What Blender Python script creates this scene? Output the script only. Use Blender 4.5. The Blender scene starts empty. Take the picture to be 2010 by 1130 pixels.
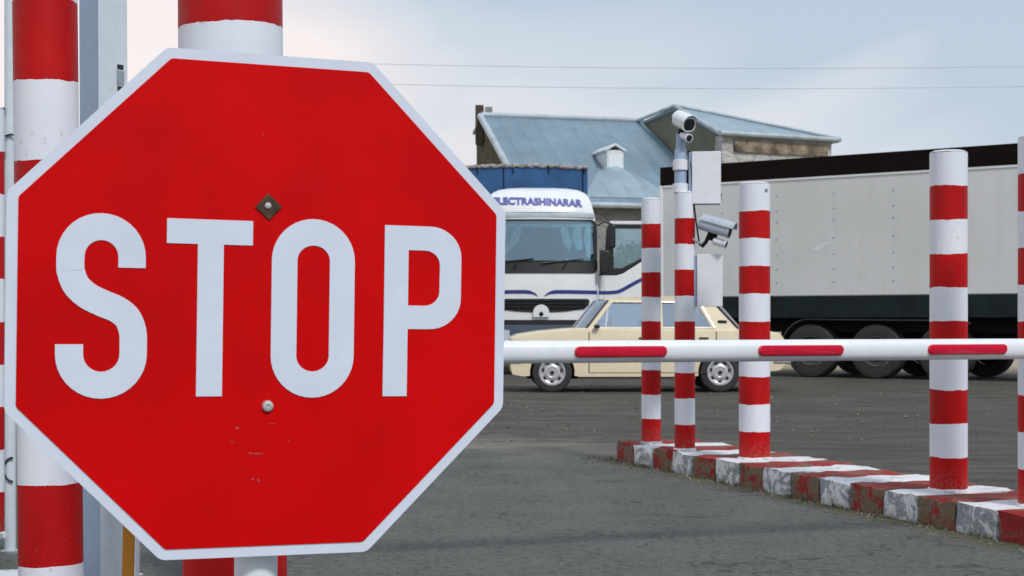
import bpy, bmesh, math, random
from mathutils import Vector, Matrix, Euler
from math import sin, cos, pi, radians as rad
random.seed(7)
S = bpy.context.scene
COL = S.collection

# ------------------------------------------------------------ camera
F_PX, W_PX, HC = 3000.0, 2010.0, 1.07
cam = bpy.data.cameras.new('camera'); co = bpy.data.objects.new('camera', cam); COL.objects.link(co)
cam.sensor_width = 36.0; cam.lens = F_PX / W_PX * 36.0
cam.shift_y = 64.0 / W_PX
cam.clip_start = 0.05; cam.clip_end = 3000
co.location = (0, 0, HC); co.rotation_euler = (pi / 2, 0, 0)
S.camera = co
cam.dof.use_dof = True; cam.dof.focus_distance = 3.3; cam.dof.aperture_fstop = 19
S.render.resolution_x = 1024; S.render.resolution_y = 576

# ------------------------------------------------------------ world, sun, exposure
SUN_EL, SUN_ROT = rad(48), rad(150)        # sun high, behind the camera to the right
w = bpy.data.worlds.new('World'); S.world = w; w.use_nodes = True
nt = w.node_tree; nt.nodes.clear(); N = nt.nodes.new; L = nt.links.new
out = N('ShaderNodeOutputWorld'); mixs = N('ShaderNodeMixShader')
bg1 = N('ShaderNodeBackground'); bg2 = N('ShaderNodeBackground')
sky = N('ShaderNodeTexSky'); sky.sky_type = 'NISHITA'; sky.sun_disc = False
sky.sun_elevation = SUN_EL; sky.sun_rotation = SUN_ROT
bg1.inputs['Strength'].default_value = 0.1
L(sky.outputs[0], bg1.inputs['Color'])
tc = N('ShaderNodeTexCoord'); sep = N('ShaderNodeSeparateXYZ'); L(tc.outputs['Generated'], sep.inputs[0])
mp = N('ShaderNodeMapping'); mp.inputs['Scale'].default_value = (3.6, 3.6, 8); mp.inputs['Rotation'].default_value = (0, rad(-9), 0)
mp.inputs['Location'].default_value = (1.3, .4, 2.2)
L(tc.outputs['Generated'], mp.inputs[0])
nz = N('ShaderNodeTexNoise'); nz.inputs['Scale'].default_value = 1.0; nz.inputs['Detail'].default_value = 3.5; nz.inputs['Roughness'].default_value = .45
nz.inputs['Distortion'].default_value = .6
L(mp.outputs[0], nz.inputs['Vector'])
def wm(op, a, b):
    m = N('ShaderNodeMath'); m.operation = op
    for k, v in enumerate((a, b)):
        if isinstance(v, (int, float)): m.inputs[k].default_value = v
        else: L(v, m.inputs[k])
    return m.outputs[0]
t_x = wm('MULTIPLY', sep.outputs[0], 2.0)
t_z = wm('MULTIPLY', wm('SUBTRACT', sep.outputs[2], .10), 5.5)
t_n = wm('MULTIPLY', wm('SUBTRACT', nz.outputs['Fac'], .5), 2.1)
fac = wm('ADD', wm('ADD', wm('ADD', t_x, t_z), t_n), .26)
cr = N('ShaderNodeValToRGB'); L(fac, cr.inputs[0])
e = cr.color_ramp.elements
e[0].position = .0; e[0].color = (.66, .60, .585, 1)
e[1].position = 1.0; e[1].color = (.355, .415, .485, 1)
x = cr.color_ramp.elements.new(.35); x.color = (.54, .525, .55, 1)
x = cr.color_ramp.elements.new(.65); x.color = (.45, .485, .53, 1)
L(cr.outputs[0], bg2.inputs['Color']); bg2.inputs['Strength'].default_value = 1.0
mixs.inputs[0].default_value = .93
L(bg1.outputs[0], mixs.inputs[1]); L(bg2.outputs[0], mixs.inputs[2]); L(mixs.outputs[0], out.inputs[0])

sl = bpy.data.lights.new('sun', 'SUN'); so = bpy.data.objects.new('sun', sl); COL.objects.link(so)
sl.energy = 1.5; sl.angle = rad(10); sl.color = (1, .965, .91)
az = SUN_ROT                                  # sky rotation: 0 = +Y, clockwise seen from above
sdir = Vector((sin(az) * cos(SUN_EL), cos(az) * cos(SUN_EL), sin(SUN_EL)))
so.rotation_euler = sdir.to_track_quat('Z', 'Y').to_euler(); so.location = (5, -8, 12)
S.view_settings.view_transform = 'Standard'; S.view_settings.look = 'None'
S.view_settings.exposure = 0.58; S.view_settings.gamma = 1

# ------------------------------------------------------------ material helpers
class NT:
    def __init__(s, name):
        s.m = bpy.data.materials.new(name); s.m.use_nodes = True
        s.t = s.m.node_tree; s.p = s.t.nodes['Principled BSDF']
    def n(s, typ, **k):
        x = s.t.nodes.new(typ)
        for a, b in k.items(): setattr(x, a, b)
        return x
    def l(s, a, b): s.t.links.new(a, b)
    def put(s, v, sock):
        if isinstance(v, (int, float)): sock.default_value = v
        elif isinstance(v, tuple): sock.default_value = v if len(v) == 4 or sock.type == 'VECTOR' else (*v, 1)
        else: s.l(v, sock)
    def math(s, op, a, b=0.0, c=0.0, clamp=False):
        x = s.n('ShaderNodeMath', operation=op, use_clamp=clamp)
        s.put(a, x.inputs[0]); s.put(b, x.inputs[1]); s.put(c, x.inputs[2]); return x.outputs[0]
    def coord(s, kind='Object', scale=(1, 1, 1), loc=(0, 0, 0)):
        if kind == 'World': o = s.n('ShaderNodeNewGeometry').outputs['Position']
        else: o = s.n('ShaderNodeTexCoord').outputs[kind]
        m = s.n('ShaderNodeMapping'); s.l(o, m.inputs[0]); m.inputs['Scale'].default_value = scale; m.inputs['Location'].default_value = loc
        return m.outputs[0]
    def noise(s, vec, scale, detail=4, rough=.55, dist=0):
        x = s.n('ShaderNodeTexNoise'); s.l(vec, x.inputs['Vector'])
        x.inputs['Scale'].default_value = scale; x.inputs['Detail'].default_value = detail
        x.inputs['Roughness'].default_value = rough; x.inputs['Distortion'].default_value = dist
        return x.outputs['Fac']
    def ramp(s, f, a, b, lo=0., hi=1.):
        x = s.n('ShaderNodeMapRange', clamp=True); s.put(f, x.inputs[0])
        x.inputs[1].default_value = a; x.inputs[2].default_value = b; x.inputs[3].default_value = lo; x.inputs[4].default_value = hi
        return x.outputs[0]
    def mix(s, f, a, b, mode='MIX'):
        x = s.n('ShaderNodeMix', data_type='RGBA', blend_type=mode); s.put(f, x.inputs[0]); s.put(a, x.inputs[6]); s.put(b, x.inputs[7]); return x.outputs[2]
    def bump(s, h, strength=.3, dist=.01):
        x = s.n('ShaderNodeBump'); x.inputs['Strength'].default_value = strength; x.inputs['Distance'].default_value = dist
        s.l(h, x.inputs['Height']); s.l(x.outputs[0], s.p.inputs['Normal'])
    def fin(s, col, rough=.6, metal=0., spec=.5, coat=0.):
        s.put(col, s.p.inputs['Base Color']); s.put(rough, s.p.inputs['Roughness']); s.put(metal, s.p.inputs['Metallic'])
        s.p.inputs['Specular IOR Level'].default_value = spec
        if coat: s.p.inputs['Coat Weight'].default_value = coat; s.p.inputs['Coat Roughness'].default_value = .08
        return s.m

def paint(name, col, rough=.4, var=.12, scale=9, dirt=(.16, .14, .11), dirt_amt=.15, metal=0., coat=0., kind='Object', bump=.0, spec=.5):
    """a painted or plain surface: faint tone variation, a little dirt"""
    t = NT(name); v = t.coord(kind)
    n1 = t.noise(v, scale, 5); n2 = t.noise(v, scale * 5.3, 4)
    dark = tuple(c * (1 - var * 1.6) for c in col); light = tuple(min(1, c * (1 + var * .5)) for c in col)
    c = t.mix(t.ramp(n1, .3, .7), dark, light)
    d = t.math('MULTIPLY', t.ramp(n2, .5, .78), t.ramp(n1, .35, .75))
    c = t.mix(t.math('MULTIPLY', d, dirt_amt * 2), c, dirt)
    if bump: t.bump(n2, bump, .004)
    return t.fin(c, t.ramp(n1, .3, .7, rough * .85, min(1, rough * 1.2)), metal, spec, coat)

WHITE = (.78, .81, .86); RED = (.56, .0035, .006)
M = {}
def banded(name, start_red=True):
    t = NT(name); v = t.coord('Object'); sp = t.n('ShaderNodeSeparateXYZ'); t.l(v, sp.inputs[0])
    rv = t.n('ShaderNodeObjectInfo').outputs['Random']
    vo = t.n('ShaderNodeVectorMath', operation='ADD'); t.l(t.coord('World'), vo.inputs[0])
    w1 = t.noise(vo.outputs[0], 7, 2); w2 = t.noise(vo.outputs[0], 38, 3)
    z = t.math('ADD', sp.outputs[2], t.math('MULTIPLY', t.math('SUBTRACT', w1, .5), .022))
    z = t.math('ADD', z, t.math('MULTIPLY', t.math('SUBTRACT', w2, .5), .008))
    k = t.math('DIVIDE', z, .183)
    f = t.math('MULTIPLY', t.math('PINGPONG', t.math('ADD', k, 1000.5 if start_red else 1001.5), 1.0), 1)
    # pingpong of k+.5 : >.5 means an even band
    even = t.math('GREATER_THAN', t.math('FRACT', t.math('MULTIPLY', t.math('FLOOR', k), .5)), .25)
    n1 = t.noise(t.coord('World', (1, 1, .35)), 9, 5); n2 = t.noise(t.coord('World'), 70, 4)
    red = t.mix(t.ramp(n1, .3, .72), (.38, .002, .003), (.56, .003, .004))
    wht = t.mix(t.ramp(n1, .3, .7), (.72, .76, .84), (.80, .83, .89))
    c = t.mix(even, red, wht)
    grime = t.math('MULTIPLY', t.ramp(n2, .60, .74), t.ramp(t.noise(t.coord('World'), 5, 3), .47, .68))
    low = t.ramp(sp.outputs[2], .0, .14, 1, 0)
    c = t.mix(t.math('MULTIPLY', grime, .6), c, (.17, .12, .09))
    c = t.mix(t.math('MULTIPLY', t.math('MULTIPLY', low, t.ramp(n2, .45, .62)), .6), c, (.20, .16, .13))
    t.bump(n2, .12, .004)
    return t.fin(c, t.ramp(n1, .3, .7, .42, .6), spec=.22)
M['band'] = banded('red_white_band_paint')
M['white'] = paint('white_enamel', WHITE, .35, .05, 5, dirt_amt=.12)
M['pole_white'] = paint('pale_blue_white_paint', (.62, .69, .76), .4, .08, 6, dirt_amt=.15)
M['sign_white'] = paint('sign_white_sheeting', (.68, .74, .86), .38, .03, 14, dirt_amt=.05)
M['steel'] = paint('galvanised_steel', (.42, .46, .50), .4, .2, 20, metal=.6, dirt_amt=.15)
M['bluegrey'] = paint('blue_grey_powder_coat', (.33, .44, .60), .45, .1, 4, dirt_amt=.1)
M['dark'] = paint('black_plastic', (.012, .014, .016), .45, .2, 12, dirt_amt=.05)
M['chassis'] = paint('dirty_chassis_black', (.010, .008, .008), .8, .3, 3, dirt=(.05, .04, .035), dirt_amt=.2, spec=.15)
M['rubber'] = paint('tyre_rubber', (.032, .034, .036), .85, .25, 8, dirt=(.14, .12, .10), dirt_amt=.35)
M['yellow'] = paint('orange_yellow_paint', (.50, .21, .008), .5, .15, 5)
M['capsule'] = paint('red_reflector_plastic', (.74, .007, .045), .25, .06, 20, dirt_amt=.05, coat=.4)
M['capedge'] = paint('dark_red_plastic', (.42, .004, .02), .35, .06, 20, dirt_amt=.05)
M['rust'] = paint('rusty_washer', (.09, .05, .025), .8, .45, 60, dirt=(.03, .025, .02), dirt_amt=.5)
M['bolt'] = paint('zinc_bolt', (.62, .62, .62), .35, .1, 40, metal=.5)
M['chip'] = paint('scratched_sheeting', (.42, .10, .08), .7, .3, 80)

def mat_sign_red():
    t = NT('sign_red_sheeting'); v = t.coord('Object')
    n1 = t.noise(v, 2.6, 4, .6); n2 = t.noise(v, 55, 5); n3 = t.noise(v, 7, 5, .6)
    c = t.mix(t.ramp(n1, .32, .66), (.50, .0004, .001), (.68, .0006, .0014))  # blotchy red; mottled soft reflections are put into this colour variation too
    # smoky stain round the upper bolt
    sp = t.n('ShaderNodeSeparateXYZ'); t.l(v, sp.inputs[0])
    dx = t.math('DIVIDE', t.math('ADD', sp.outputs[0], .02), .16); dz = t.math('DIVIDE', t.math('SUBTRACT', sp.outputs[2], .20), .12)
    r = t.math('SQRT', t.math('ADD', t.math('MULTIPLY', dx, dx), t.math('MULTIPLY', dz, dz)))
    st = t.math('MULTIPLY', t.ramp(r, 0.1, 1.0, 1, 0), t.ramp(n3, .35, .65))
    c = t.mix(t.math('MULTIPLY', st, .6), c, (.20, .0015, .002))
    drip = t.math('MULTIPLY', t.ramp(t.noise(t.coord('Object', (1, 1, .12)), 34, 4), .56, .74), t.ramp(n3, .4, .65)); c = t.mix(t.math('MULTIPLY', drip, .30), c, (.33, .002, .003))
    c = t.mix(t.math('MULTIPLY', t.ramp(n2, .62, .8), .20), c, (.30, .006, .006))
    return t.fin(c, t.ramp(n3, .3, .7, .45, .6), spec=.10)
M['sign_red'] = mat_sign_red()

def mat_ground():
    t = NT('worn_asphalt_and_dirt'); v = t.coord('World'); sp = t.n('ShaderNodeSeparateXYZ'); t.l(v, sp.inputs[0])
    X, Y = sp.outputs[0], sp.outputs[1]
    big = t.noise(v, .35, 4, .6); mid = t.noise(v, 1.6, 5, .62); fine = t.noise(v, 26, 4, .7); grit = t.noise(v, 95, 2, .6)
    streak = t.noise(t.coord('World', (.35, 2.2, 1)), 1.1, 5, .65, .6)
    asph = t.mix(t.ramp(mid, .34, .66), (.066, .074, .071), (.116, .124, .119))
    warm = t.noise(v, 6.5, 5, .7); asph = t.mix(t.math('MULTIPLY', t.ramp(warm, .5, .68), .6), asph, (.112, .102, .086)); asph = t.mix(t.math('MULTIPLY', t.ramp(warm, .46, .34), .55), asph, (.052, .062, .058))
    asph = t.mix(t.ramp(fine, .42, .70), asph, (.135, .133, .118)); asph = t.mix(t.ramp(fine, .46, .30), asph, (.050, .055, .050))
    vor = t.n('ShaderNodeTexVoronoi', feature='F1'); t.l(v, vor.inputs['Vector']); vor.inputs['Scale'].default_value = 48
    speck = t.ramp(vor.outputs['Distance'], .32, .18); agg = t.math('MULTIPLY', speck, t.ramp(t.noise(v, 17, 3), .46, .62))
    asph = t.mix(t.math('MULTIPLY', agg, .7), asph, (.27, .25, .21))
    pits = t.math('MULTIPLY', t.ramp(grit, .60, .70), t.ramp(mid, .4, .6)); asph = t.mix(t.math('MULTIPLY', pits, .7), asph, (.04, .043, .04))
    dirt = t.mix(t.ramp(streak, .32, .68), (.040, .039, .034), (.100, .094, .082))
    dirt = t.mix(t.math('MULTIPLY', t.ramp(fine, .52, .7), .7), dirt, (.19, .168, .135))
    rut = t.noise(t.coord('World', (.5, 5.5, 1)), 2.3, 5, .7, .4); dirt = t.mix(t.math('MULTIPLY', t.ramp(rut, .52, .68), .7), dirt, (.155, .142, .122)); dirt = t.mix(t.math('MULTIPLY', t.ramp(rut, .46, .34), .7), dirt, (.028, .025, .02))
    dirt = t.mix(t.math('MULTIPLY', t.ramp(mid, .50, .66), .5), dirt, (.055, .052, .034))
    dust = t.mix(t.ramp(mid, .3, .7), (.17, .155, .125), (.26, .235, .19))
    # the dirt yard begins beyond the end of the lane
    e1 = t.math('ADD', Y, t.math('MULTIPLY', t.math('SUBTRACT', mid, .5), 3.0)); e1 = t.math('ADD', e1, t.math('MULTIPLY', X, .55))
    yard = t.ramp(e1, 12.6, 14.6)
    # right of the kerbed island it is dirt too
    side = t.math('ADD', t.math('MULTIPLY', t.math('SUBTRACT', X, .79), .938), t.math('MULTIPLY', t.math('SUBTRACT', Y, 11.72), .3465))
    e2 = t.math('ADD', side, t.math('MULTIPLY', t.math('SUBTRACT', mid, .5), 1.0)); yard = t.math('MAXIMUM', yard, t.ramp(e2, .35, .75))
    band = t.math('MULTIPLY', t.ramp(e1, 11.6, 12.9), t.ramp(e1, 14.6, 13.2)); band = t.math('MULTIPLY', band, t.ramp(X, 1.2, .6))
    band = t.math('MULTIPLY', band, t.ramp(streak, .3, .6))
    c = t.mix(yard, asph, dirt)
    c = t.mix(t.math('MULTIPLY', band, .75), c, dust)
    # earth and moss gathered along the island's kerb
    e3 = t.math('ADD', side, t.math('MULTIPLY', t.math('SUBTRACT', t.noise(v, 5, 4, .65), .5), .28))
    moss = t.math('MULTIPLY', t.ramp(e3, -.20, -.06), t.ramp(fine, .34, .5))
    moss = t.math('MULTIPLY', moss, t.ramp(Y, 12.1, 11.7)); moss = t.math('MULTIPLY', moss, t.ramp(e3, .86, .70))
    c = t.mix(t.math('MULTIPLY', moss, .85), c, (.092, .085, .038))
    # tyre tracks curving across the yard and hairline cracks in the lane
    tr = t.math('ADD', Y, t.math('MULTIPLY', X, .42)); tr = t.math('ADD', tr, t.math('MULTIPLY', t.noise(v, .5, 2), 1.2)); tk = t.ramp(t.math('ABSOLUTE', t.math('SUBTRACT', t.math('PINGPONG', tr, 1.1), .55)), .16, .05)
    tk = t.math('MULTIPLY', t.math('MULTIPLY', tk, yard), t.ramp(mid, .42, .58)); c = t.mix(t.math('MULTIPLY', tk, .5), c, (.045, .042, .037))
    cv = t.n('ShaderNodeTexVoronoi', feature='DISTANCE_TO_EDGE'); wv = t.n('ShaderNodeVectorMath', operation='ADD'); t.l(v, wv.inputs[0]); nn = t.n('ShaderNodeTexNoise'); t.l(v, nn.inputs['Vector']); nn.inputs['Scale'].default_value = 2.5; t.l(nn.outputs['Color'], wv.inputs[1]); t.l(wv.outputs[0], cv.inputs['Vector']); cv.inputs['Scale'].default_value = .55
    ck = t.math('MULTIPLY', t.math('MULTIPLY', t.ramp(cv.outputs['Distance'], .010, .003), t.ramp(warm, .44, .52)), t.math('SUBTRACT', 1.0, yard)); c = t.mix(t.math('MULTIPLY', ck, .65), c, (.030, .032, .028))
    # oily patches on the lane
    oil = t.math('MULTIPLY', t.ramp(big, .56, .68), t.math('SUBTRACT', 1.0, yard)); c = t.mix(t.math('MULTIPLY', oil, .5), c, (.055, .058, .055))
    far = t.ramp(Y, 30.5, 36.0); c = t.mix(far, c, t.mix(t.ramp(mid, .3, .7), (.34, .27, .17), (.42, .35, .24)))
    h = t.math('ADD', t.math('MULTIPLY', fine, .6), t.math('MULTIPLY', speck, .25)); t.bump(h, .5, .010)
    return t.fin(c, .92, spec=.25)
M['ground'] = mat_ground()

def mat_kerb(name, a, b, ws=.49, wt=.60):
    t = NT(name); v = t.coord('World'); g = t.n('ShaderNodeNewGeometry'); sp = t.n('ShaderNodeSeparateXYZ'); t.l(g.outputs['Normal'], sp.inputs[0])
    up = t.ramp(sp.outputs[2], .3, .8); n1 = t.noise(v, 6.2, 6, .74, .8); n2 = t.noise(v, 45, 4, .6)
    thr = t.math('ADD', t.math('MULTIPLY', n1, 1.0), t.math('MULTIPLY', t.math('SUBTRACT', n2, .5), .22))
    worn_side = t.ramp(thr, ws, ws + .05); worn_top = t.math('MULTIPLY', t.ramp(thr, wt, wt + .10), .8)
    wr = t.mix(up, worn_side, worn_top)
    # lower edge of a kerb face is scuffed most
    pz = t.n('ShaderNodeSeparateXYZ'); t.l(v, pz.inputs[0])
    low = t.math('MULTIPLY', t.ramp(pz.outputs[2], .0, .055, 1, 0), t.ramp(n2, .38, .5)); low = t.math('MULTIPLY', low, t.ramp(n1, .36, .5))
    wr = t.math('MAXIMUM', wr, low)
    stone = t.mix(t.ramp(n2, .3, .7), b[0], b[1])
    pc = t.mix(t.ramp(n1, .3, .6), a[0], a[1])
    t.bump(t.math('ADD', n2, t.math('MULTIPLY', wr, -.6)), .6, .008)
    return t.fin(t.mix(wr, pc, stone), .75, spec=.3)
M['kerb_red'] = mat_kerb('worn_red_kerb_paint', ((.22, .010, .008), (.36, .022, .018)), ((.125, .088, .058), (.21, .155, .11)), .46, .47)
M['kerb_white'] = mat_kerb('worn_white_kerb_paint', ((.64, .65, .68), (.76, .77, .79)), ((.17, .20, .22), (.36, .40, .42)), .49, .54)

def mat_roof(name, col, axis_dir, pitch=.28):
    t = NT(name); v = t.coord('World'); d = t.n('ShaderNodeVectorMath', operation='DOT_PRODUCT'); t.l(v, d.inputs[0]); d.inputs[1].default_value = (*axis_dir, 0)
    s_ = t.math('SINE', t.math('MULTIPLY', d.outputs['Value'], 2 * pi / pitch))
    seam = t.ramp(s_, .80, .98)
    n1 = t.noise(v, .6, 5, .6); n2 = t.noise(t.coord('World', (1, 1, .3)), 3, 4)
    c = t.mix(t.ramp(n1, .3, .7), tuple(x * .82 for x in col), tuple(min(1, x * 1.12) for x in col))
    c = t.mix(t.math('MULTIPLY', t.ramp(n2, .55, .75), .35), c, tuple(x * .6 for x in col))
    c = t.mix(t.math('MULTIPLY', seam, .22), c, tuple(x * .55 for x in col))
    rs_ = t.math('MULTIPLY', t.ramp(t.noise(t.coord('World', (1, 1, .25)), 1.6, 6, .7), .56, .72), .35); c = t.mix(rs_, c, (.30, .29, .27))
    t.bump(s_, .4, .03)
    return t.fin(c, .45, .25, .4)
def mat_stone(name, c1, c2, mortar, sc=1.6, stretch=2.2, rough=.9):
    t = NT(name); v = t.coord('Object', (1, 1, stretch)); vor = t.n('ShaderNodeTexVoronoi', feature='DISTANCE_TO_EDGE'); t.l(v, vor.inputs['Vector']); vor.inputs['Scale'].default_value = sc
    vc = t.n('ShaderNodeTexVoronoi', feature='F1'); t.l(v, vc.inputs['Vector']); vc.inputs['Scale'].default_value = sc
    sp = t.n('ShaderNodeSeparateColor'); t.l(vc.outputs['Color'], sp.inputs[0])
    n = t.noise(v, sc * 5, 5)
    c = t.mix(sp.outputs[0], c1, c2); c = t.mix(t.math('MULTIPLY', t.ramp(n, .4, .7), .45), c, tuple(x * .55 for x in c1))
    c = t.mix(t.ramp(vor.outputs['Distance'], .06, .02), c, mortar)
    t.bump(vor.outputs['Distance'], .5, .05)
    return t.fin(c, rough, spec=.2)

def glass(name, tint=(.75, .85, .9), refl=.12, rough=.03):
    """thin pane: mostly see-through, some reflection"""
    m = bpy.data.materials.new(name); m.use_nodes = True; n = m.node_tree; n.nodes.clear()
    o = n.nodes.new('ShaderNodeOutputMaterial'); mx = n.nodes.new('ShaderNodeMixShader'); tr = n.nodes.new('ShaderNodeBsdfTransparent'); gl = n.nodes.new('ShaderNodeBsdfGlossy')
    fr = n.nodes.new('ShaderNodeFresnel'); fr.inputs[0].default_value = 1.5; ad = n.nodes.new('ShaderNodeMath'); ad.operation = 'ADD'; ad.inputs[1].default_value = refl; ad.use_clamp = True
    tr.inputs[0].default_value = (*tint, 1); gl.inputs[0].default_value = (.9, .95, 1, 1); gl.inputs['Roughness'].default_value = rough
    n.links.new(fr.outputs[0], ad.inputs[0]); n.links.new(ad.outputs[0], mx.inputs[0]); n.links.new(tr.outputs[0], mx.inputs[1]); n.links.new(gl.outputs[0], mx.inputs[2]); n.links.new(mx.outputs[0], o.inputs[0])
    return m
M['cab_glass'] = glass('cab_window_glass', (.74, .92, .97), .16, .06)
M['car_glass'] = glass('car_window_glass', (.78, .84, .92), .36, .06)

# ------------------------------------------------------------ mesh helpers
class B:
    def __init__(s): s.b = bmesh.new(); s.mi = 0
    def face(s, vs):
        try:
            f = s.b.faces.new(vs); f.material_index = s.mi; return f
        except ValueError: return None
    def box(s, x0, x1, y0, y1, z0, z1, m=None):
        P = [(x, y, z) for z in (z0, z1) for y in (y0, y1) for x in (x0, x1)]
        v = [s.b.verts.new((m @ Vector(p)) if m else p) for p in P]
        for q in ((0, 2, 3, 1), (4, 5, 7, 6), (0, 1, 5, 4), (2, 6, 7, 3), (0, 4, 6, 2), (1, 3, 7, 5)): s.face([v[i] for i in q])
        return s
    def prism(s, pts, t0, t1, fn):
        """pts = 2-D outline; fn(a, b, t) -> 3-D point; extruded from t0 to t1"""
        A = [s.b.verts.new(fn(a, b, t0)) for a, b in pts]; C = [s.b.verts.new(fn(a, b, t1)) for a, b in pts]
        s.face(A); s.face(C[::-1]); n = len(pts)
        for i in range(n): s.face([A[i], C[i], C[(i + 1) % n], A[(i + 1) % n]])
        return s
    def rings(s, R, cap=True, closed=True):
        V = [[s.b.verts.new(p) for p in r] for r in R]; n = len(R[0])
        for a, b in zip(V, V[1:]):
            for i in range(n if closed else n - 1): s.face([a[i], a[(i + 1) % n], b[(i + 1) % n], b[i]])
        if cap and closed: s.face(V[0][::-1]); s.face(V[-1])
        return s
    def tube(s, pts, r, n=12, cap=True):
        pts = [Vector(p) for p in pts]; R = []
        rr = r if isinstance(r, (list, tuple)) else [r] * len(pts); up = None
        for i, p in enumerate(pts):
            d = (pts[min(i + 1, len(pts) - 1)] - pts[max(i - 1, 0)]).normalized()
            if up is None: up = Vector((0, 0, 1)) if abs(d.z) < .9 else Vector((1, 0, 0))
            a = d.cross(up).normalized(); b = a.cross(d).normalized(); up = b
            R.append([p + a * cos(2 * pi * k / n) * rr[i] + b * sin(2 * pi * k / n) * rr[i] for k in range(n)])
        return s.rings(R, cap)
    def lathe(s, prof, n=32, m=None, cap=True):
        """prof = [(radius, z)]"""
        R = [[(m @ Vector((r * cos(2 * pi * k / n), r * sin(2 * pi * k / n), z))) if m else Vector((r * cos(2 * pi * k / n), r * sin(2 * pi * k / n), z)) for k in range(n)] for r, z in prof]
        return s.rings(R, cap)
    def build(s, name, mats, parent=None, bevel=0, seg=2, smooth=True, loc=None, rot=None, ang=35):
        bmesh.ops.recalc_face_normals(s.b, faces=s.b.faces)
        me = bpy.data.meshes.new(name); s.b.to_mesh(me); s.b.free()
        for x in (mats if isinstance(mats, (list, tuple)) else [mats]): me.materials.append(M[x] if isinstance(x, str) else x)
        if smooth: me.shade_smooth(); me.set_sharp_from_angle(angle=rad(ang))
        o = bpy.data.objects.new(name, me); COL.objects.link(o)
        if parent: o.parent = parent
        if loc: o.location = loc
        if rot: o.rotation_euler = rot
        if bevel:
            b = o.modifiers.new('bevel', 'BEVEL'); b.width = bevel; b.segments = seg; b.limit_method = 'ANGLE'; b.angle_limit = rad(40); b.harden_normals = False
        return o
def tag(o, label=None, cat=None, group=None, kind=None):
    if label: o['label'] = label
    if cat: o['category'] = cat
    if group: o['group'] = group
    if kind: o['kind'] = kind
    return o
def thing(name, label, cat, loc=(0, 0, 0), rz=0, group=None):
    o = bpy.data.objects.new(name, None); COL.objects.link(o); o.location = loc; o.rotation_euler = (0, 0, rz); o.empty_display_size = .2
    return tag(o, label, cat, group)
def copy_tree(o, parent=None):
    c = o.copy(); COL.objects.link(c); c.parent = parent
    for ch in [x for x in bpy.data.objects if x.parent == o]: copy_tree(ch, c)
    return c
def arc(cx, cy, r, a0, a1, n=10, ry=None):
    ry = ry or r
    return [(cx + r * cos(rad(a0 + (a1 - a0) * i / n)), cy + ry * sin(rad(a0 + (a1 - a0) * i / n))) for i in range(n + 1)]
def catmull(P, k=5):
    Q = [P[0]] + list(P) + [P[-1]]; R = []
    for i in range(1, len(Q) - 2):
        p0, p1, p2, p3 = [Vector(q) for q in Q[i - 1:i + 3]]
        for j in range(k):
            t = j / k; R.append(tuple(.5 * ((2 * p1) + (p2 - p0) * t + (2 * p0 - 5 * p1 + 4 * p2 - p3) * t * t + (3 * p1 - p0 - 3 * p2 + p3) * t ** 3)))
    R.append(tuple(P[-1])); return R
def ribbon(P, hw):
    """outline of a stroke of half width hw (number or list) along P"""
    Lf, Rt = [], []
    for i, p in enumerate(P):
        a = Vector(P[max(i - 1, 0)]); b = Vector(P[min(i + 1, len(P) - 1)]); d = (b - a).normalized(); n = Vector((-d.y, d.x)); h = hw[i] if isinstance(hw, list) else hw
        Lf.append(tuple(Vector(p) + n * h)); Rt.append(tuple(Vector(p) - n * h))
    return Lf, Rt

# ------------------------------------------------------------ ground
g = B(); 
R_ = [0, 8, 16, 30, 60, 140, 400, 1500]
xs = [-1500, -400, -140, -60, -30, -16, -8, -3, 0, 3, 8, 16, 30, 60, 140, 400, 1500]
vv = [[g.b.verts.new((a, b, 0)) for a in xs] for b in xs]
for i in range(len(xs) - 1):
    for j in range(len(xs) - 1): g.face([vv[i][j], vv[i][j + 1], vv[i + 1][j + 1], vv[i + 1][j]])
tag(g.build('ground', 'ground', smooth=False), 'grey worn asphalt and brown dirt yard', kind='structure')

# loose grit lying along the kerb and over the yard
g = B(); rnd = random.Random(3)
def pebble(x, y, r):
    m = Matrix.Translation((x, y, r * .3)) @ Euler((rnd.random() * 6, rnd.random() * 6, rnd.random() * 6)).to_matrix().to_4x4()
    vs = [g.b.verts.new(m @ (Vector(p) * r * rnd.uniform(.6, 1.1))) for p in ((1, 0, 0), (-1, 0, 0), (0, 1, 0), (0, -1, 0), (0, 0, .7), (0, 0, -.7))]
    for a, b_, c in ((0, 2, 4), (2, 1, 4), (1, 3, 4), (3, 0, 4), (2, 0, 5), (1, 2, 5), (3, 1, 5), (0, 3, 5)): g.face([vs[a], vs[b_], vs[c]])
for i in range(650):
    s_ = rnd.uniform(-.3, 5.5); o_ = -abs(rnd.gauss(0, .12)) - .01
    pebble(.79 + .3465 * s_ + .938 * o_, 11.72 - .938 * s_ + .3465 * o_, rnd.uniform(.004, .014))
for i in range(500):
    y = rnd.uniform(5.5, 12); pebble(rnd.uniform(-.3, .33) * y, y, rnd.uniform(.003, .008))
for i in range(420):
    y = rnd.uniform(13.5, 27); pebble(rnd.uniform(-.02, .34) * y, y, rnd.uniform(.008, .028))
M['grit'] = paint('pale_stone_grit', (.22, .20, .17), .9, .5, 3, kind='World')
tag(g.build('gravel', 'grit', smooth=False), 'loose grit and small stones scattered over the ground', 'gravel', kind='stuff')

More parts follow.
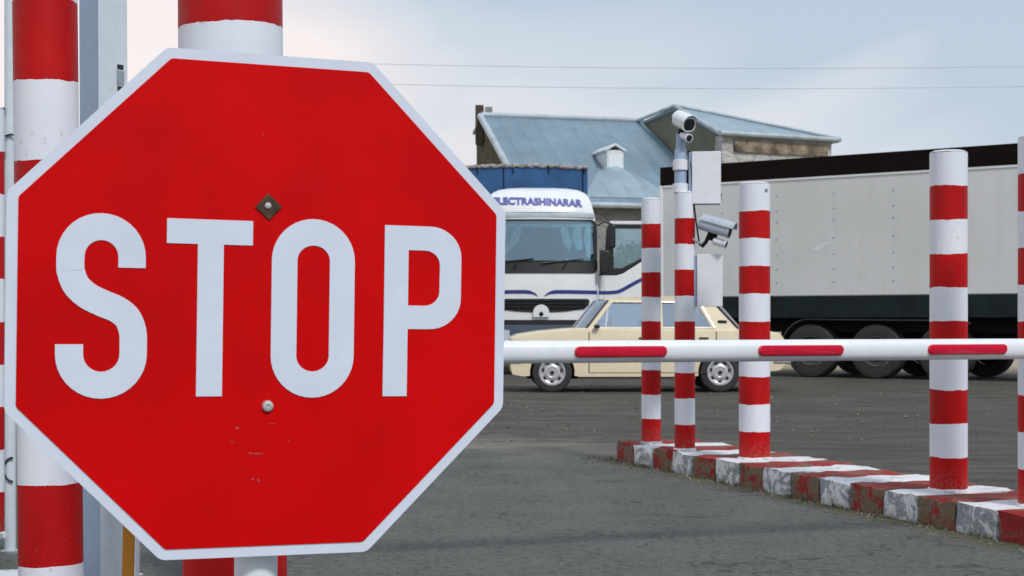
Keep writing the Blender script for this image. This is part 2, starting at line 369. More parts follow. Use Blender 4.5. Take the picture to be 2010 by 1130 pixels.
# ------------------------------------------------------------ kerbed islands
DX, DY = .3465, -.938; NX, NY = .938, .3465
ISL_ROT = math.atan2(DY, DX)
def kerb_block(parent, s0, s1, wd, red, seed):
    """block lying between s0 and s1 along the island; local x = along, local y = across"""
    r = random.Random(seed); b = B(); nx, ny, nz = 5, 8, 3; gap = .004
    xs_ = [s0 + gap + (s1 - s0 - 2 * gap) * i / nx for i in range(nx + 1)]; ys_ = [wd * j / ny for j in range(ny + 1)]; zs_ = [-.05, .04, .10, .15]
    V = {}; jz = r.uniform(-.003, .003); jy = r.uniform(-.006, .006)
    for i, x_ in enumerate(xs_):
        for j, y_ in enumerate(ys_):
            for k, z_ in enumerate(zs_):
                if i in (0, nx) or j in (0, ny) or k in (0, nz):
                    e_ = (i in (0, nx)) + (j in (0, ny)) + (k == nz)
                    q = .004 + .007 * (e_ >= 2); p = Vector((x_, y_ + (jy if j == 0 else 0), z_ + (jz if k == nz else 0)))
                    cen = Vector(((s0 + s1) / 2, wd / 2, .05)); 
                    if e_ >= 2:
                        inw = (cen - p); inw = Vector((math.copysign(1, inw.x) if i in (0, nx) else 0, math.copysign(1, inw.y) if j in (0, ny) else 0, -1 if k == nz else 0)); p += inw * r.uniform(.001, .010)
                        if r.random() < .08: p += inw * .014
                    p += Vector((r.uniform(-q, q) * (0 if i in (0, nx) else 1), r.uniform(-q, q) * .6, r.uniform(-q, q) * .5 if k else 0)); V[i, j, k] = b.b.verts.new(p)
    def quad(*ks): b.face([V[k] for k in ks])
    for i in range(nx):
        for j in range(ny): quad((i, j, 3), (i + 1, j, 3), (i + 1, j + 1, 3), (i, j + 1, 3)); quad((i, j, 0), (i, j + 1, 0), (i + 1, j + 1, 0), (i + 1, j, 0))
        for k in range(nz): quad((i, 0, k), (i + 1, 0, k), (i + 1, 0, k + 1), (i, 0, k + 1)); quad((i, ny, k), (i, ny, k + 1), (i + 1, ny, k + 1), (i + 1, ny, k))
    for j in range(ny):
        for k in range(nz): quad((0, j, k), (0, j, k + 1), (0, j + 1, k + 1), (0, j + 1, k)); quad((nx, j, k), (nx, j + 1, k), (nx, j + 1, k + 1), (nx, j, k + 1))
    o = b.build('kerb_block', 'kerb_red' if red else 'kerb_white', parent, ang=50)
    o['label'] = 'chipped red painted kerb block' if red else 'chipped white painted kerb block'
isl = thing('traffic_island', 'long red and white painted kerb island carrying the striped posts on the right', 'traffic island', (.79, 11.72, 0), ISL_ROT)
for k in range(21): kerb_block(isl, k * .3243, (k + 1) * .3243, .68, k % 2 == 0, k)
# island beside the lane under the near posts: right-hand edge passes (-1.33, 5.55)
isl2 = thing('traffic_island', 'raised red and white kerb island under the near striped posts at the left edge', 'traffic island', (-1.45 - .66 * NX, 5.86 - .66 * NY, 0), ISL_ROT)
for k in range(11): kerb_block(isl2, k * .3243, (k + 1) * .3243, .66, k % 2 == 1, 50 + k)
isl3 = thing('traffic_island', 'short red and white kerb island under the far striped post at the left edge', 'traffic island', (-2.40 - .62 * NX, 6.95 - .62 * NY, 0), ISL_ROT)
for k in range(3): kerb_block(isl3, k * .3243, (k + 1) * .3243, .62, k % 2 == 0, 80 + k)

# dry weeds at the foot of the kerb
g = B(); rw = random.Random(12)
for i in range(260):
    s_ = rw.uniform(-.2, 5.4); o_ = -.012 - abs(rw.gauss(0, .03)); x0, y0 = .79 + DX * s_ + NX * o_, 11.72 + DY * s_ + NY * o_
    if (s_ * 2.3) % 1 > .55: continue
    for k in range(rw.randint(3, 7)):
        a = rw.uniform(0, 6.28); h = rw.uniform(.012, .040); w2 = .0025; lx, ly = cos(a) * h * .6, sin(a) * h * .6
        g.face([g.b.verts.new((x0 - w2, y0, 0)), g.b.verts.new((x0 + w2, y0, 0)), g.b.verts.new((x0 + lx, y0 + ly, h))])
M['weed'] = paint('dry_weed', (.12, .11, .045), .9, .4, 4, kind='World')
tag(g.build('grass', 'weed', smooth=False), 'dry weeds along the foot of the painted kerb', 'grass', kind='stuff')

# ------------------------------------------------------------ striped posts
def bollard(x, y, r, label, lean=(0, 0), bolt=False):
    t = thing('striped_bollard', label, 'bollard', (x, y, .15), 0, 'red and white striped steel posts'); t.rotation_euler = (lean[1], lean[0], random.random() * .01)
    H = 1.83; n = 40
    b = B(); b.lathe([(r, -.02), (r, .3), (r, .9), (r, 1.4), (r, H - .004)], n); b.build('tube', 'band', t)
    b = B(); b.lathe([(r - .004, H - .003), (r - .001, H + .002), (r * .8, H + .010), (r * .4, H + .014), (.002, H + .015)], n); b.build('cap', 'white', t)
    b = B(); rr = random.Random(int(x * 100)); k = 26
    R0 = []
    for zz, q in ((-.012, 1.16), (.006, 1.10), (.014, 1.01)): R0.append([Vector((r * q * (1 + rr.uniform(-.05, .05)) * cos(2 * pi * i / k), r * q * (1 + rr.uniform(-.05, .05)) * sin(2 * pi * i / k), zz + rr.uniform(-.002, .002))) for i in range(k)])
    b.rings(R0); b.build('mortar_collar', 'kerb_white', t)
    if not bolt: return t
    b = B(); mm = Matrix.Translation((r * .62, -r * .80, H - .045)) @ Matrix.Rotation(pi / 2, 4, 'X'); b.lathe([(.011, -.006), (.011, .008), (.006, .012)], 12, mm); b.build('bolt', 'steel', t)
    return t
bollard(1.047, 11.50, .073, 'thin red and white striped post leftmost on the kerb island, beside the open cab door')
bb2 = bollard(1.232, 10.90, .073, 'thin red and white striped post carrying the camera pipe on its top')
bollard(1.617, 10.19, .1035, 'thick red and white striped post in front of the beige car boot', bolt=True)
bollard(2.368, 8.29, .100, 'thick red and white striped post standing alone in front of the pale trailer')
bollard(2.620, 7.60, .100, 'red and white striped post cut off by the right edge of the photo')
bollard(-.515, 2.86, .0965, 'nearest thick red and white striped post right behind the stop sign', (rad(-.45), 0))
bollard(-1.052, 3.50, .072, 'thin red and white striped post at the left, partly behind the sign border', (rad(-.6), 0))
bollard(-.662, 3.52, .074, 'striped post almost hidden behind the thick near post, only its edge showing', (rad(-.35), 0))
bollard(-2.262, 6.58, .074, 'blurred striped post at the very left edge behind the pale pole')

# ------------------------------------------------------------ stop sign
Mz = (Matrix.Rotation(.356, 4, 'Z') @ Matrix.Rotation(.0046, 4, 'X') @ Matrix.Rotation(.0123, 4, 'Y'))
cen = Vector((-.3394, 2.1358, HC + .0211)); ZC = HC + .0211
sg = thing('stop_sign', 'large red octagonal sign with white STOP lettering and white border on a white pipe post', 'stop sign')
sg.rotation_euler = Mz.to_euler(); sg.location = cen - (Mz.to_3x3() @ Vector((0, 0, ZC)))
def octa(s_, r=0.012):
    t_ = s_ * math.tan(pi / 8); C = [(-t_, s_), (t_, s_), (s_, t_), (s_, -t_), (t_, -s_), (-t_, -s_), (-s_, -t_), (-s_, t_)]; P = []
    for i, c in enumerate(C):
        a, b_ = Vector(C[i - 1]), Vector(C[(i + 1) % 8]); c = Vector(c); p, q = c + (a - c).normalized() * r, c + (b_ - c).normalized() * r
        for k in range(5):
            u = k / 4; P.append(tuple(p * (1 - u) ** 2 + c * 2 * u * (1 - u) + q * u * u))
    return P
fn = lambda a, b_, t_: Vector((a, t_, ZC + b_))
b = B(); b.prism(octa(.350, .008), 0, .003, fn)
# folded rim behind the plate
O, I = octa(.3497, .008), octa(.3460, .007); n_ = len(O)
va = [b.b.verts.new(fn(p[0], p[1], .0028)) for p in O]; vb = [b.b.verts.new(fn(p[0], p[1], .016)) for p in O]; vc = [b.b.verts.new(fn(p[0], p[1], .016)) for p in I]; vd = [b.b.verts.new(fn(p[0], p[1], .0028)) for p in I]
for i in range(n_):
    j = (i + 1) % n_
    b.face([va[i], va[j], vb[j], vb[i]]); b.face([vb[i], vb[j], vc[j], vc[i]]); b.face([vc[i], vc[j], vd[j], vd[i]])
b.build('border', 'sign_white', sg, ang=25)
b = B(); b.prism(octa(.3355, .004), -.0012, -.0001, fn); b.build('red_panel', 'sign_red', sg, ang=25, loc=(0, 0, 0))
# lettering (millimetres on the panel)
def letter(name, polys):
    b = B()
    for P in polys: b.prism([(p[0] / 1000, p[1] / 1000) for p in P], -.0022, -.0011, fn)
    b.build(name, 'sign_white', sg, smooth=False)
def letter_strip(name, P, hw):
    Lf, Rt = ribbon(P, hw); b = B()
    for y0 in (-.0022,):
        a = [b.b.verts.new(fn(p[0] / 1000, p[1] / 1000, y0)) for p in Lf]; c = [b.b.verts.new(fn(p[0] / 1000, p[1] / 1000, y0)) for p in Rt]
        a2 = [b.b.verts.new(fn(p[0] / 1000, p[1] / 1000, -.0011)) for p in Lf]; c2 = [b.b.verts.new(fn(p[0] / 1000, p[1] / 1000, -.0011)) for p in Rt]
        for i in range(len(P) - 1):
            b.face([a[i], a[i + 1], c[i + 1], c[i]]); b.face([a[i], a2[i], a2[i + 1], a[i + 1]]); b.face([c[i], c[i + 1], c2[i + 1], c2[i]])
        b.face([a[0], c[0], c2[0], a2[0]]); b.face([a[-1], a2[-1], c2[-1], c[-1]])
    b.build(name, 'sign_white', sg, smooth=False)
SP = [(-188, 48)] + arc(-228.2, 62, 40.2, 0, 180, 18, 40.5) + [(-268.5, 50)] + catmull([(-268, 42), (-261, 24), (-246, 9.5), (-226, -.5), (-207, -8.5), (-193, -20), (-186, -38), (-185, -55)], 5) + arc(-226.8, -69, 41.8, 0, -180, 18, 41.8) + [(-268.7, -56)]
letter_strip('letter_s', SP, 18.1)
letter('letter_t', [[(-142, 117), (-24.3, 117), (-24.3, 83), (-64.5, 83), (-64.5, -126.5), (-100, -126.5), (-100, 83), (-142, 83)]])
OP = arc(62.2, 64, 41.2, 0, 180, 20, 40.5) + arc(62.2, -70, 41.2, 180, 360, 20, 41) ; OP = OP + [OP[0]]
def ring_letter(name, outer, inner):
    b = B(); n = len(outer)
    A = [b.b.verts.new(fn(p[0] / 1000, p[1] / 1000, -.0022)) for p in outer]; C = [b.b.verts.new(fn(p[0] / 1000, p[1] / 1000, -.0022)) for p in inner]
    A2 = [b.b.verts.new(fn(p[0] / 1000, p[1] / 1000, -.0011)) for p in outer]; C2 = [b.b.verts.new(fn(p[0] / 1000, p[1] / 1000, -.0011)) for p in inner]
    for i in range(n):
        j = (i + 1) % n; b.face([A[i], A[j], C[j], C[i]]); b.face([A[i], A2[i], A2[j], A[j]]); b.face([C[i], C[j], C2[j], C2[i]])
    return b
ring_letter('letter_o', arc(62.2, 64, 59.5, 0, 180, 20, 58.8) + arc(62.2, -70, 59.5, 180, 360, 20, 59), arc(62.2, 64, 23.3, 0, 180, 20, 21.5) + arc(62.2, -70, 23.3, 180, 360, 20, 22)).build('letter_o', 'sign_white', sg, smooth=False)
po = [(165.5, 118)] + [(201.2, 118)] + arc(234, 73, 47.5, 90, 0, 10, 45) + arc(234, 14, 47.3, 0, -90, 10, 44.7) + [(201.2, -30.7), (165.5, -30.7)]
pi_ = [(201.2, 83)] + [(203, 83)] + arc(226, 62, 22.8, 90, 0, 10, 21) + arc(226, 24.5, 22.5, 0, -90, 10, 21.3) + [(203, 3.2), (201.2, 3.2)]
b = ring_letter('letter_p', po, pi_); b.prism([(.1655, -.0307), (.2012, -.0307), (.2009, -.1275), (.1650, -.1275)], -.0022, -.0011, fn); b.build('letter_p', 'sign_white', sg, smooth=False)
# bolts and washer
mm = Matrix.Translation((-.003, -.0012, ZC + .1375)) @ Matrix.Rotation(pi / 2, 4, 'X')
b = B(); b.box(-.0135, .0135, -.0022, 0, -.0135, .0135, Matrix.Translation((-.003, -.0012, ZC + .1375)) @ Matrix.Rotation(rad(42), 4, 'Y')); b.build('washer', 'rust', sg, bevel=.001)
b = B(); b.lathe([(.0048, .002), (.0048, .0035), (.0036, .005), (.001, .0055)], 16, Matrix.Translation((-.004, -.0012, ZC + .139)) @ Matrix.Rotation(pi / 2, 4, 'X')); b.build('bolt', 'bolt', sg)
b = B(); b.lathe([(.0083, 0), (.0083, .0022), (.0068, .0048), (.0035, .0055), (.0033, .0040)], 20, Matrix.Translation((-.0007, -.0012, ZC - .1405)) @ Matrix.Rotation(pi / 2, 4, 'X')); b.build('bolt', 'bolt', sg)
rs = random.Random(5)
for (cx_, cz_, lx, lz) in ((-.0139, -.2067, .020, .0016), (-.024, -.2055, .006, .002), (-.0205, -.2421, .005, .003), (-.012, -.2437, .005, .004), (-.0428, -.1709, .005, .003), (-.012, .238, .004, .002), (.03, -.19, .003, .0015), (-.05, -.19, .006, .001), (.006, -.165, .010, .0008)):
    P = [(cx_ + lx / 2 * cos(2 * pi * k / 9) * rs.uniform(.7, 1.1), cz_ + lz / 2 * sin(2 * pi * k / 9) * rs.uniform(.6, 1.2)) for k in range(9)]
    b = B(); b.prism(P, -.0016, -.0011, fn); b.build('scratch', 'chip', sg, smooth=False)
# pipe post and clamps
b = B(); b.lathe([(.0305, -.1), (.0305, .6), (.0305, ZC + .19)], 28, Matrix.Translation((-.004, .050, 0))); b.build('post', 'white', sg)
for dz in (.1375, -.1405):
    b = B(); b.box(-.05, .045, .016, .021, ZC + dz - .018, ZC + dz + .018); b.tube([(-.004 + .036 * cos(a), .050 + .036 * sin(a), ZC + dz) for a in [pi * k / 8 for k in range(-4, 13)]], .006, 8); b.build('clamp', 'steel', sg)

# ------------------------------------------------------------ barrier boom
P0 = Vector((.474, 6.68, .935)); bd = Vector((.845, .275, .0006)); blen = bd.length; ang = math.atan2(bd.y, bd.x)
bm_ = thing('barrier_gate', 'white barrier boom with long red reflectors stretching across in front of the striped posts', 'barrier', (P0.x, P0.y, 0), ang)
b = B(); r = .050; prof = [( -.0, 0)]
sec = lambda x_: [Vector((x_, .047 * math.copysign(abs(cos(2 * pi * k / 32)) ** .8, cos(2 * pi * k / 32)), .935 + .049 * math.copysign(abs(sin(2 * pi * k / 32)) ** .8, sin(2 * pi * k / 32)))) for k in range(32)]
b.rings([sec(x_) for x_ in (-1.75, -1, 0, 1, 2, 3.05)]); b.build('boom', 'white', bm_, ang=50)
b = B(); b.rings([[p + (p - Vector((x_, 0, .935))) * .06 for p in sec(x_)] for x_ in (3.03, 3.09)]); b.build('end_cap', 'dark', bm_, ang=50)
for k in range(-1, 4):
    x_ = k * blen * .985 - .016; w_ = .216; h_ = .0245
    P = arc(x_ - w_ + h_, .935, h_, 270, 90, 8) + arc(x_ + w_ - h_, .935, h_, 90, -90, 8)
    bz = .004
    Pi = arc(x_ - w_ + h_, .935 + bz, h_ * .8, 270, 90, 8) + arc(x_ + w_ - h_, .935 + bz, h_ * .8, 90, -90, 8)
    b = B(); f3 = lambda P_, y_: [Vector((p[0], y_, p[1])) for p in P_]
    b.mi = 0; b.rings([f3(P, -.040), f3([(q[0], q[1]) for q in P], -.052), f3(Pi, -.060)])
    b.build('reflector', 'capsule', bm_, ang=60)
b = B(); b.box(-1.82, -1.55, -.13, .13, .0, 1.06); b.build('cabinet', 'white', bm_, bevel=.012)
b = B(); b.box(-1.835, -1.535, -.145, .145, 1.063, 1.085); b.build('lid', 'dark', bm_, bevel=.008)
b = B(); b.lathe([(.07, 0), (.07, .05), (.05, .06)], 24, Matrix.Translation((-1.685, -.131, .935)) @ Matrix.Rotation(pi / 2, 4, 'X')); b.build('pivot_hub', 'steel', bm_)

# ------------------------------------------------------------ left edge posts
t = thing('metal_post', 'tall square blue grey metal post with small black holes, between sign and striped post', 'post', ((200 - 1005) / 3000 * 4.2, 4.24, 0), rad(-30)); t.rotation_euler = (0, rad(-.45), rad(-40))
b = B(); b.box(-.046, .046, -.046, .046, 0, 3.2); b.build('shaft', 'bluegrey', t, bevel=.004)
b = B(); b.box(-.0463 + .0, .0485, -.0485, .0463, .0, 3.2, Matrix.Translation((0, 0, 0))) if False else b.box(.046, .050, -.048, .046, 0, 3.2); b.build('lit_face_sheet', 'pole_white', t, bevel=.001)  # thin pale sheet paints the post's lit side brighter than its shaded side
for zz in (1.712, 1.772):
    b = B(); b.box(.050, .0515, .012, .032, zz - .0065, zz + .0065); b.build('latch_hole', 'dark', t)
b = B(); b.box(.0495, .0512, .010, .034, 1.722, 1.762); b.build('latch_plate', 'steel', t)
b = B(); b.box(-.09, .09, -.09, .09, 0, .012); b.build('base_plate', 'steel', t, bevel=.002)

t = thing('marker_post', 'short orange yellow post with a white edge, low beside the blue grey post', 'post', ((248 - 1005) / 3000 * 3.95, 3.95, 0))
t.rotation_euler = (0, rad(1.2), 0)
b = B(); b.box(-.016, .016, -.02, .02, 0, .95); b.build('shaft', 'yellow', t, bevel=.003)
b = B(); b.box(.0162, .020, -.02, .02, 0, .95); b.build('edge_strip', 'white', t)

t = thing('pale_pole', 'slim pale blue pole with dark wire loops, left of the thin striped post', 'pole', ((20 - 1005) / 3000 * 7.05, 7.05, 0))
b = B(); b.lathe([(.0255, 0), (.0255, 1.5), (.0255, 3.6)], 20); b.build('tube', 'pole_white', t)
b = B(); b.lathe([(.045, 0), (.045, .01), (.03, .012)], 20); b.build('base_flange', 'steel', t)
b = B(); b.tube([(.022 + .058 * cos(a) * .75, -.03, .385 + .055 * sin(a)) for a in [pi * k / 10 for k in range(5, 16)]], .0055, 8); b.build('wire_loop', 'dark', t)
b = B(); b.tube([(-.09, -.02, 1.83), (-.05, -.03, 1.88), (-.02, -.032, 1.915), (.015, -.034, 1.925), (.03, -.03, 1.92)], .005, 8); b.build('wire', 'dark', t)
for zz in (2.03, 1.83):
    b = B(); b.box(-.037, -.02, -.03, -.01, zz - .02, zz + .02); b.build('clip', 'dark', t, bevel=.002)

# ------------------------------------------------------------ surveillance gear on the second island post
BX, BY, BZ = 1.232, 10.90, .15 + 1.83
t = thing('camera_mast', 'short pale blue pipe with white collars standing on the thin striped post', 'mast', (BX - .03, BY, BZ))
b = B(); b.lathe([(.043, .0), (.043, .30), (.032, .33), (.032, .42)], 24); b.build('pipe', 'bluegrey', t)
for z0, z1, rr in ((.0, .065, .056), (.16, .235, .054)):
    b = B(); b.lathe([(rr, z0), (rr, z1)], 24); b.build('collar', 'white', t, bevel=.003)
b = B(); b.tube([(.05, -.03, .30), (.075, -.04, .15), (.085, -.05, -.05), (.105, -.06, -.22), (.13, -.06, -.38)], .006, 8); b.build('cable', 'chassis', t)
b = B(); b.box(.03, .085, -.02, .02, .24, .27); b.build('bracket', 'steel', t)
M['camgrey'] = paint('grey_camera_housing', (.46, .52, .60), .4, .12, 12)
def cctv(loc, rot, label, L_=.30, hm='white'):
    """camera body along local -y (lens end), illuminator slung underneath"""
    t = thing('security_camera', label, 'camera', loc, 0, 'security cameras on the striped post'); t.rotation_euler = rot
    R = []
    def sec(y_, s_, dz=0): return [Vector((.050 * s_ * math.copysign(abs(cos(a)) ** .75, cos(a)), y_, dz + .048 * s_ * math.copysign(abs(sin(a)) ** .75, sin(a)))) for a in [2 * pi * k / 28 for k in range(28)]]
    b = B(); b.rings([sec(L_ * .5, .7), sec(L_ * .48, .95), sec(L_ * .3, 1), sec(-L_ * .42, 1), sec(-L_ * .46, 1.08), sec(-L_ * .5, 1.08)]); b.build('housing', hm, t)
    b = B(); b.rings([sec(-L_ * .501, .86), sec(-L_ * .512, .86), sec(-L_ * .515, .80)]); b.build('lens', 'dark', t)
    b = B(); R = [[Vector((.060 * cos(a), y_, .014 + .056 * sin(a))) for a in [rad(8 + 164 * k / 14) for k in range(15)]] for y_ in (L_ * .42, -L_ * .62)]
    R2 = [[Vector((.057 * cos(a), y_, .014 + .053 * sin(a))) for a in [rad(8 + 164 * k / 14) for k in range(15)]] for y_ in (L_ * .42, -L_ * .62)]
    b.rings([R[0] + R2[0][::-1], R[1] + R2[1][::-1]]); b.build('sunshield', hm, t)
    b = B(); mm = Matrix.Translation((0.005, -L_ * .28, -.095)) @ Matrix.Rotation(pi / 2, 4, 'X'); b.lathe([(.020, -.05), (.028, -.04), (.028, .035), (.031, .04), (.031, .05)], 24, mm); il = b.build('illuminator', 'white', t)
    b = B(); b.lathe([(.024, .0505), (.022, .053)], 24, mm); b.build('lens', 'dark', il)
    b = B(); b.box(-.012, .012, -L_ * .15, L_ * .1, -.10, -.04); b.tube([(0, .02, -.04), (0, .03, -.12), (0, .05, -.16)], .014, 10); b.build('mount_arm', 'chassis', t)
    return t
cctv((BX - .015, BY - .05, BZ + .500), (rad(20), rad(-4), rad(24)), 'white security camera topmost on the mast, lens facing down to the right', .165)
c2 = cctv((BX + .200, BY - .10, 1.07 + (629 - 447) / 275), (rad(17), 0, rad(68)), 'white security camera at the side of the striped post, pointing right', .235, 'camgrey')
b = B(); b.tube([(.0, .05, -.14), (.0, .12, -.13), (-.0, .24, -.05)], .011, 10); b.build('wall_arm', 'steel', c2)
def jbox(x, y, z0, z1, wd, label):
    t = thing('junction_box', label, 'junction box', (x, y, z0), rad(-6), 'white junction boxes beside the striped post')
    H = z1 - z0
    b = B(); b.box(0, wd, 0, .13, 0, H); b.build('case', 'bluegrey', t, bevel=.004)
    b = B(); b.box(.022, wd + .004, -.016, -.0005, -.002, H + .004); b.build('door', 'white', t, bevel=.004)
    b = B(); b.box(wd + .004, wd + .010, -.012, -.002, H * .12, H * .20); b.build('latch', 'dark', t)
    for q in (.2, .72):
        b = B(); b.box(-.05, -.001, .02, .05, H * q, H * (q + .06)); b.build('bracket', 'steel', t)
jbox((1352 - 1005) / 3000 * 10.86, 10.86, 1.07 + (629 - 400) / 276, 1.07 + (629 - 299) / 276, .222, 'larger white junction box above the side security camera')
jbox((1362 - 1005) / 3000 * 10.86, 10.86, 1.07 + (629 - 601) / 276, 1.07 + (629 - 500) / 276, .198, 'white junction box below the side security camera, over the car roof')

# ------------------------------------------------------------ beige car
M['car_paint'] = paint('cream_beige_car_paint', (.77, .66, .47), .32, .05, 2.5, dirt=(.32, .25, .17), dirt_amt=.2, coat=.35)
M['chrome'] = paint('dull_chrome', (.62, .62, .62), .25, .1, 12, metal=.85)
M['rim'] = paint('silver_rim', (.58, .58, .60), .4, .15, 12, metal=.3)
M['seam'] = paint('dark_gap', (.05, .04, .03), .8, .2, 5)
M['seat'] = paint('grey_cloth_seats', (.22, .24, .28), .9, .2, 8)
M['amber'] = paint('amber_lens', (.55, .20, .02), .2, .1, 20, coat=.5)
M['lamp'] = paint('clear_lamp_glass', (.60, .64, .70), .12, .1, 30, coat=.6)
M['lampred'] = paint('red_tail_lamp', (.35, .01, .01), .2, .1, 30, coat=.6)
car = thing('parked_car', 'cream beige old saloon car parked side-on in front of the white truck cab', 'car', (-.02, 22.7, 0), rad(1.5))
W_ = 1.58
def cfn(a, b_, t_): return Vector((a, t_, b_))
# side outline of the lower body, with wheel arches
def arch(cx_, r_=.335, z0=.25):
    a0 = math.degrees(math.asin((z0 - .30) / r_)); return arc(cx_, .30, r_, 180 - a0, a0, 14)
low_ = [(.0, .38), (.03, .27), (.20, .24)] + [(.62 - .34, .25)] + arch(.62) + [(1.02, .235), (2.74, .235)] + arch(3.13) + [(3.55, .28), (4.02, .33), (4.09, .40), (4.11, .62), (4.09, .80), (4.02, .885), (3.80, .925), (3.42, .945)]
low_ += [(2.6, .955), (1.9, .958), (1.18, .965), (.90, .955), (.45, .915), (.12, .865), (.02, .82), (-.01, .66)]
b = B(); bevw = .045
ny_ = 6
V = []
for j, y_ in enumerate([0, .012, .05, W_ - .05, W_ - .012, W_]):
    ins = [.045, .015, 0, 0, .015, .045][j]; ring = []
    for (a, z_) in low_:
        d = Vector((a - 2.05, z_ - .55)); f_ = 1 - ins * (.55 / max(.3, abs(d.y)) if z_ > .6 else .0)
        ring.append(Vector((a if z_ < .6 else 2.05 + (a - 2.05) * (1 - ins * .4), y_, z_ - (ins if z_ > .75 else 0))))
    V.append(ring)
b.rings(V); body = b.build('body', 'car_paint', car, ang=28)
# waist shoulder line trim
b = B(); b.box(.10, 4.02, -.006, .004, .635, .655); b.build('side_trim', 'chrome', body)
b = B()
for a in (1.16, 2.14, 3.06): b.box(a, a + .014, -.003, .006, .29 if a < 3 else .66, .90)
b.box(1.16, 2.95, -.003, .006, .29, .298); b.build('door_gap', 'seam', body)
for a in (1.98, 2.88):
    b = B(); b.box(a - .07, a + .07, -.018, -.001, .80, .822); b.build('door_handle', 'dark', body, bevel=.004)
# greenhouse: roof, pillars; window openings between them
zb, zt = .955, 1.395; yb, yt = .045, .185
def side_y(z_): return yb + (yt - yb) * (z_ - zb) / (zt - zb)
def gh(a, z_, far=False, out_=0): y_ = side_y(z_) - out_; return Vector((a, W_ - y_ if far else y_, z_))
AP = [(1.14, zb), (1.20, zb), (1.545, zt), (1.475, zt)]
for far in (False, True):
    b = B()
    def poly(P, th=.03):
        f_ = [b.b.verts.new(gh(p[0], p[1], far)) for p in P]; g_ = [b.b.verts.new(gh(p[0], p[1], far, -th)) for p in P]; n = len(P)
        b.face(f_); b.face(g_[::-1])
        for i in range(n): b.face([f_[i], g_[i], g_[(i + 1) % n], f_[(i + 1) % n]])
    poly([(1.135, zb - .02), (1.205, zb - .02), (1.53, 1.345), (1.475, 1.375)])
    poly([(1.475, 1.375), (1.53, 1.345), (2.95, 1.335), (3.02, 1.365)])
    poly([(2.22, zb - .02), (2.275, zb - .02), (2.275, 1.344), (2.225, 1.344)])
    poly([(3.02, zb - .02), (3.39, zb - .02), (3.00, 1.375), (2.80, 1.344)])
    poly([(1.205, zb - .02), (3.02, zb - .02), (3.02, zb + .02), (1.23, zb + .02)])
    b.build('window_frame', 'car_paint', car, ang=20)
    b = B(); P = [(1.225, zb + .015), (3.04, zb + .015), (2.84, 1.342), (1.53, 1.345)]
    v4 = [b.b.verts.new(gh(p[0], p[1], far, -.020)) for p in P]; v5 = [b.b.verts.new(gh(p[0], p[1], far, -.024)) for p in P]
    b.face(v4); b.face(v5[::-1])
    for i in range(4): b.face([v4[i], v5[i], v5[(i + 1) % 4], v4[(i + 1) % 4]])
    b.build('side_window', 'car_glass', car, smooth=False)
b = B(); b.tube([gh(1.20, zb + .004, out_=.006), gh(3.06, zb + .004, out_=.006)], .008, 6); b.build('window_trim', 'chrome', car)
b = B(); b.tube([gh(1.54, 1.347, out_=.006), gh(2.84, 1.344, out_=.006), gh(3.05, zb + .01, out_=.006)], .006, 6); b.build('window_trim', 'chrome', car)
b = B(); b.prism([(1.41, zb + .02), (1.425, zb + .02), (1.475, 1.28), (1.46, 1.28)], .058, .068, lambda a, z_, t_: Vector((a, t_ + (z_ - zb) * .32, z_))); b.build('vent_bar', 'chrome', car)
b = B(); b.box(3.10, 3.235, 0, .012, 1.03, 1.075, Matrix.Translation((0, yb + .018, 0)) @ Matrix.Shear('XZ', 4, (0, 0)) ); b.build('pillar_vent', 'dark', car, bevel=.003)
# roof skin
b = B(); R = []
for (a, z_, ww) in ((1.46, 1.372, .19), (1.56, 1.402, .20), (1.9, 1.422, .20), (2.4, 1.425, .20), (2.8, 1.405, .20), (3.01, 1.372, .19)):
    ring = [Vector((a, ww - .012, 1.365 if 1.5 < a < 2.9 else z_ - .012))]
    for k in range(9):
        u = k / 8; y_ = ww - .01 + (W_ - 2 * ww + .02) * u; ring.append(Vector((a - .10 * (1 - (2 * u - 1) ** 2) * (1 if a < 1.6 else 0) + .10 * (1 - (2 * u - 1) ** 2) * (1 if a > 2.9 else 0), y_, z_ + .022 * (1 - (2 * u - 1) ** 4))))
    ring.append(Vector((a, W_ - ww + .012, 1.365 if 1.5 < a < 2.9 else z_ - .012))); R.append(ring)
b.rings(R); b.build('roof', 'car_paint', car, ang=30)
# windscreen and rear window: curved panes that bulge beyond the pillars
def screen(name, a0, a1, z0, z1, bulge, mat='car_glass', th=.006, sc=1.0, off=0.):
    b = B(); V1, V2 = [], []
    for i in range(5):
        z_ = z0 + (z1 - z0) * i / 4; a = a0 + (a1 - a0) * i / 4; y0 = side_y(z_) + .004; 
        V1.append([]); V2.append([])
        for k in range(13):
            u = (k / 12 * 2 - 1) * sc; y_ = W_ / 2 + u * (W_ / 2 - y0); d = bulge * (1 - u ** 2) + off
            V1[-1].append(b.b.verts.new((a + d, y_, z_))); V2[-1].append(b.b.verts.new((a + d + th, y_, z_)))
    for i in range(4):
        for k in range(12): b.face([V1[i][k], V1[i][k + 1], V1[i + 1][k + 1], V1[i + 1][k]]); b.face([V2[i][k], V2[i + 1][k], V2[i + 1][k + 1], V2[i][k + 1]])
    for i in range(4): b.face([V1[i][0], V1[i + 1][0], V2[i + 1][0], V2[i][0]]); b.face([V1[i][12], V2[i][12], V2[i + 1][12], V1[i + 1][12]])
    for k in range(12): b.face([V1[0][k], V2[0][k], V2[0][k + 1], V1[0][k + 1]]); b.face([V1[4][k], V1[4][k + 1], V2[4][k + 1], V2[4][k]])
    return b.build(name, mat, car, ang=60)
screen('windscreen', 1.115, 1.465, zb - .01, 1.378, -.17)
screen('windscreen_seal', 1.135, 1.478, zb - .012, 1.375, -.12, 'seam', .01, 1.0, 0)  if False else None
screen('rear_window', 3.40, 3.02, zb - .01, 1.375, .16)
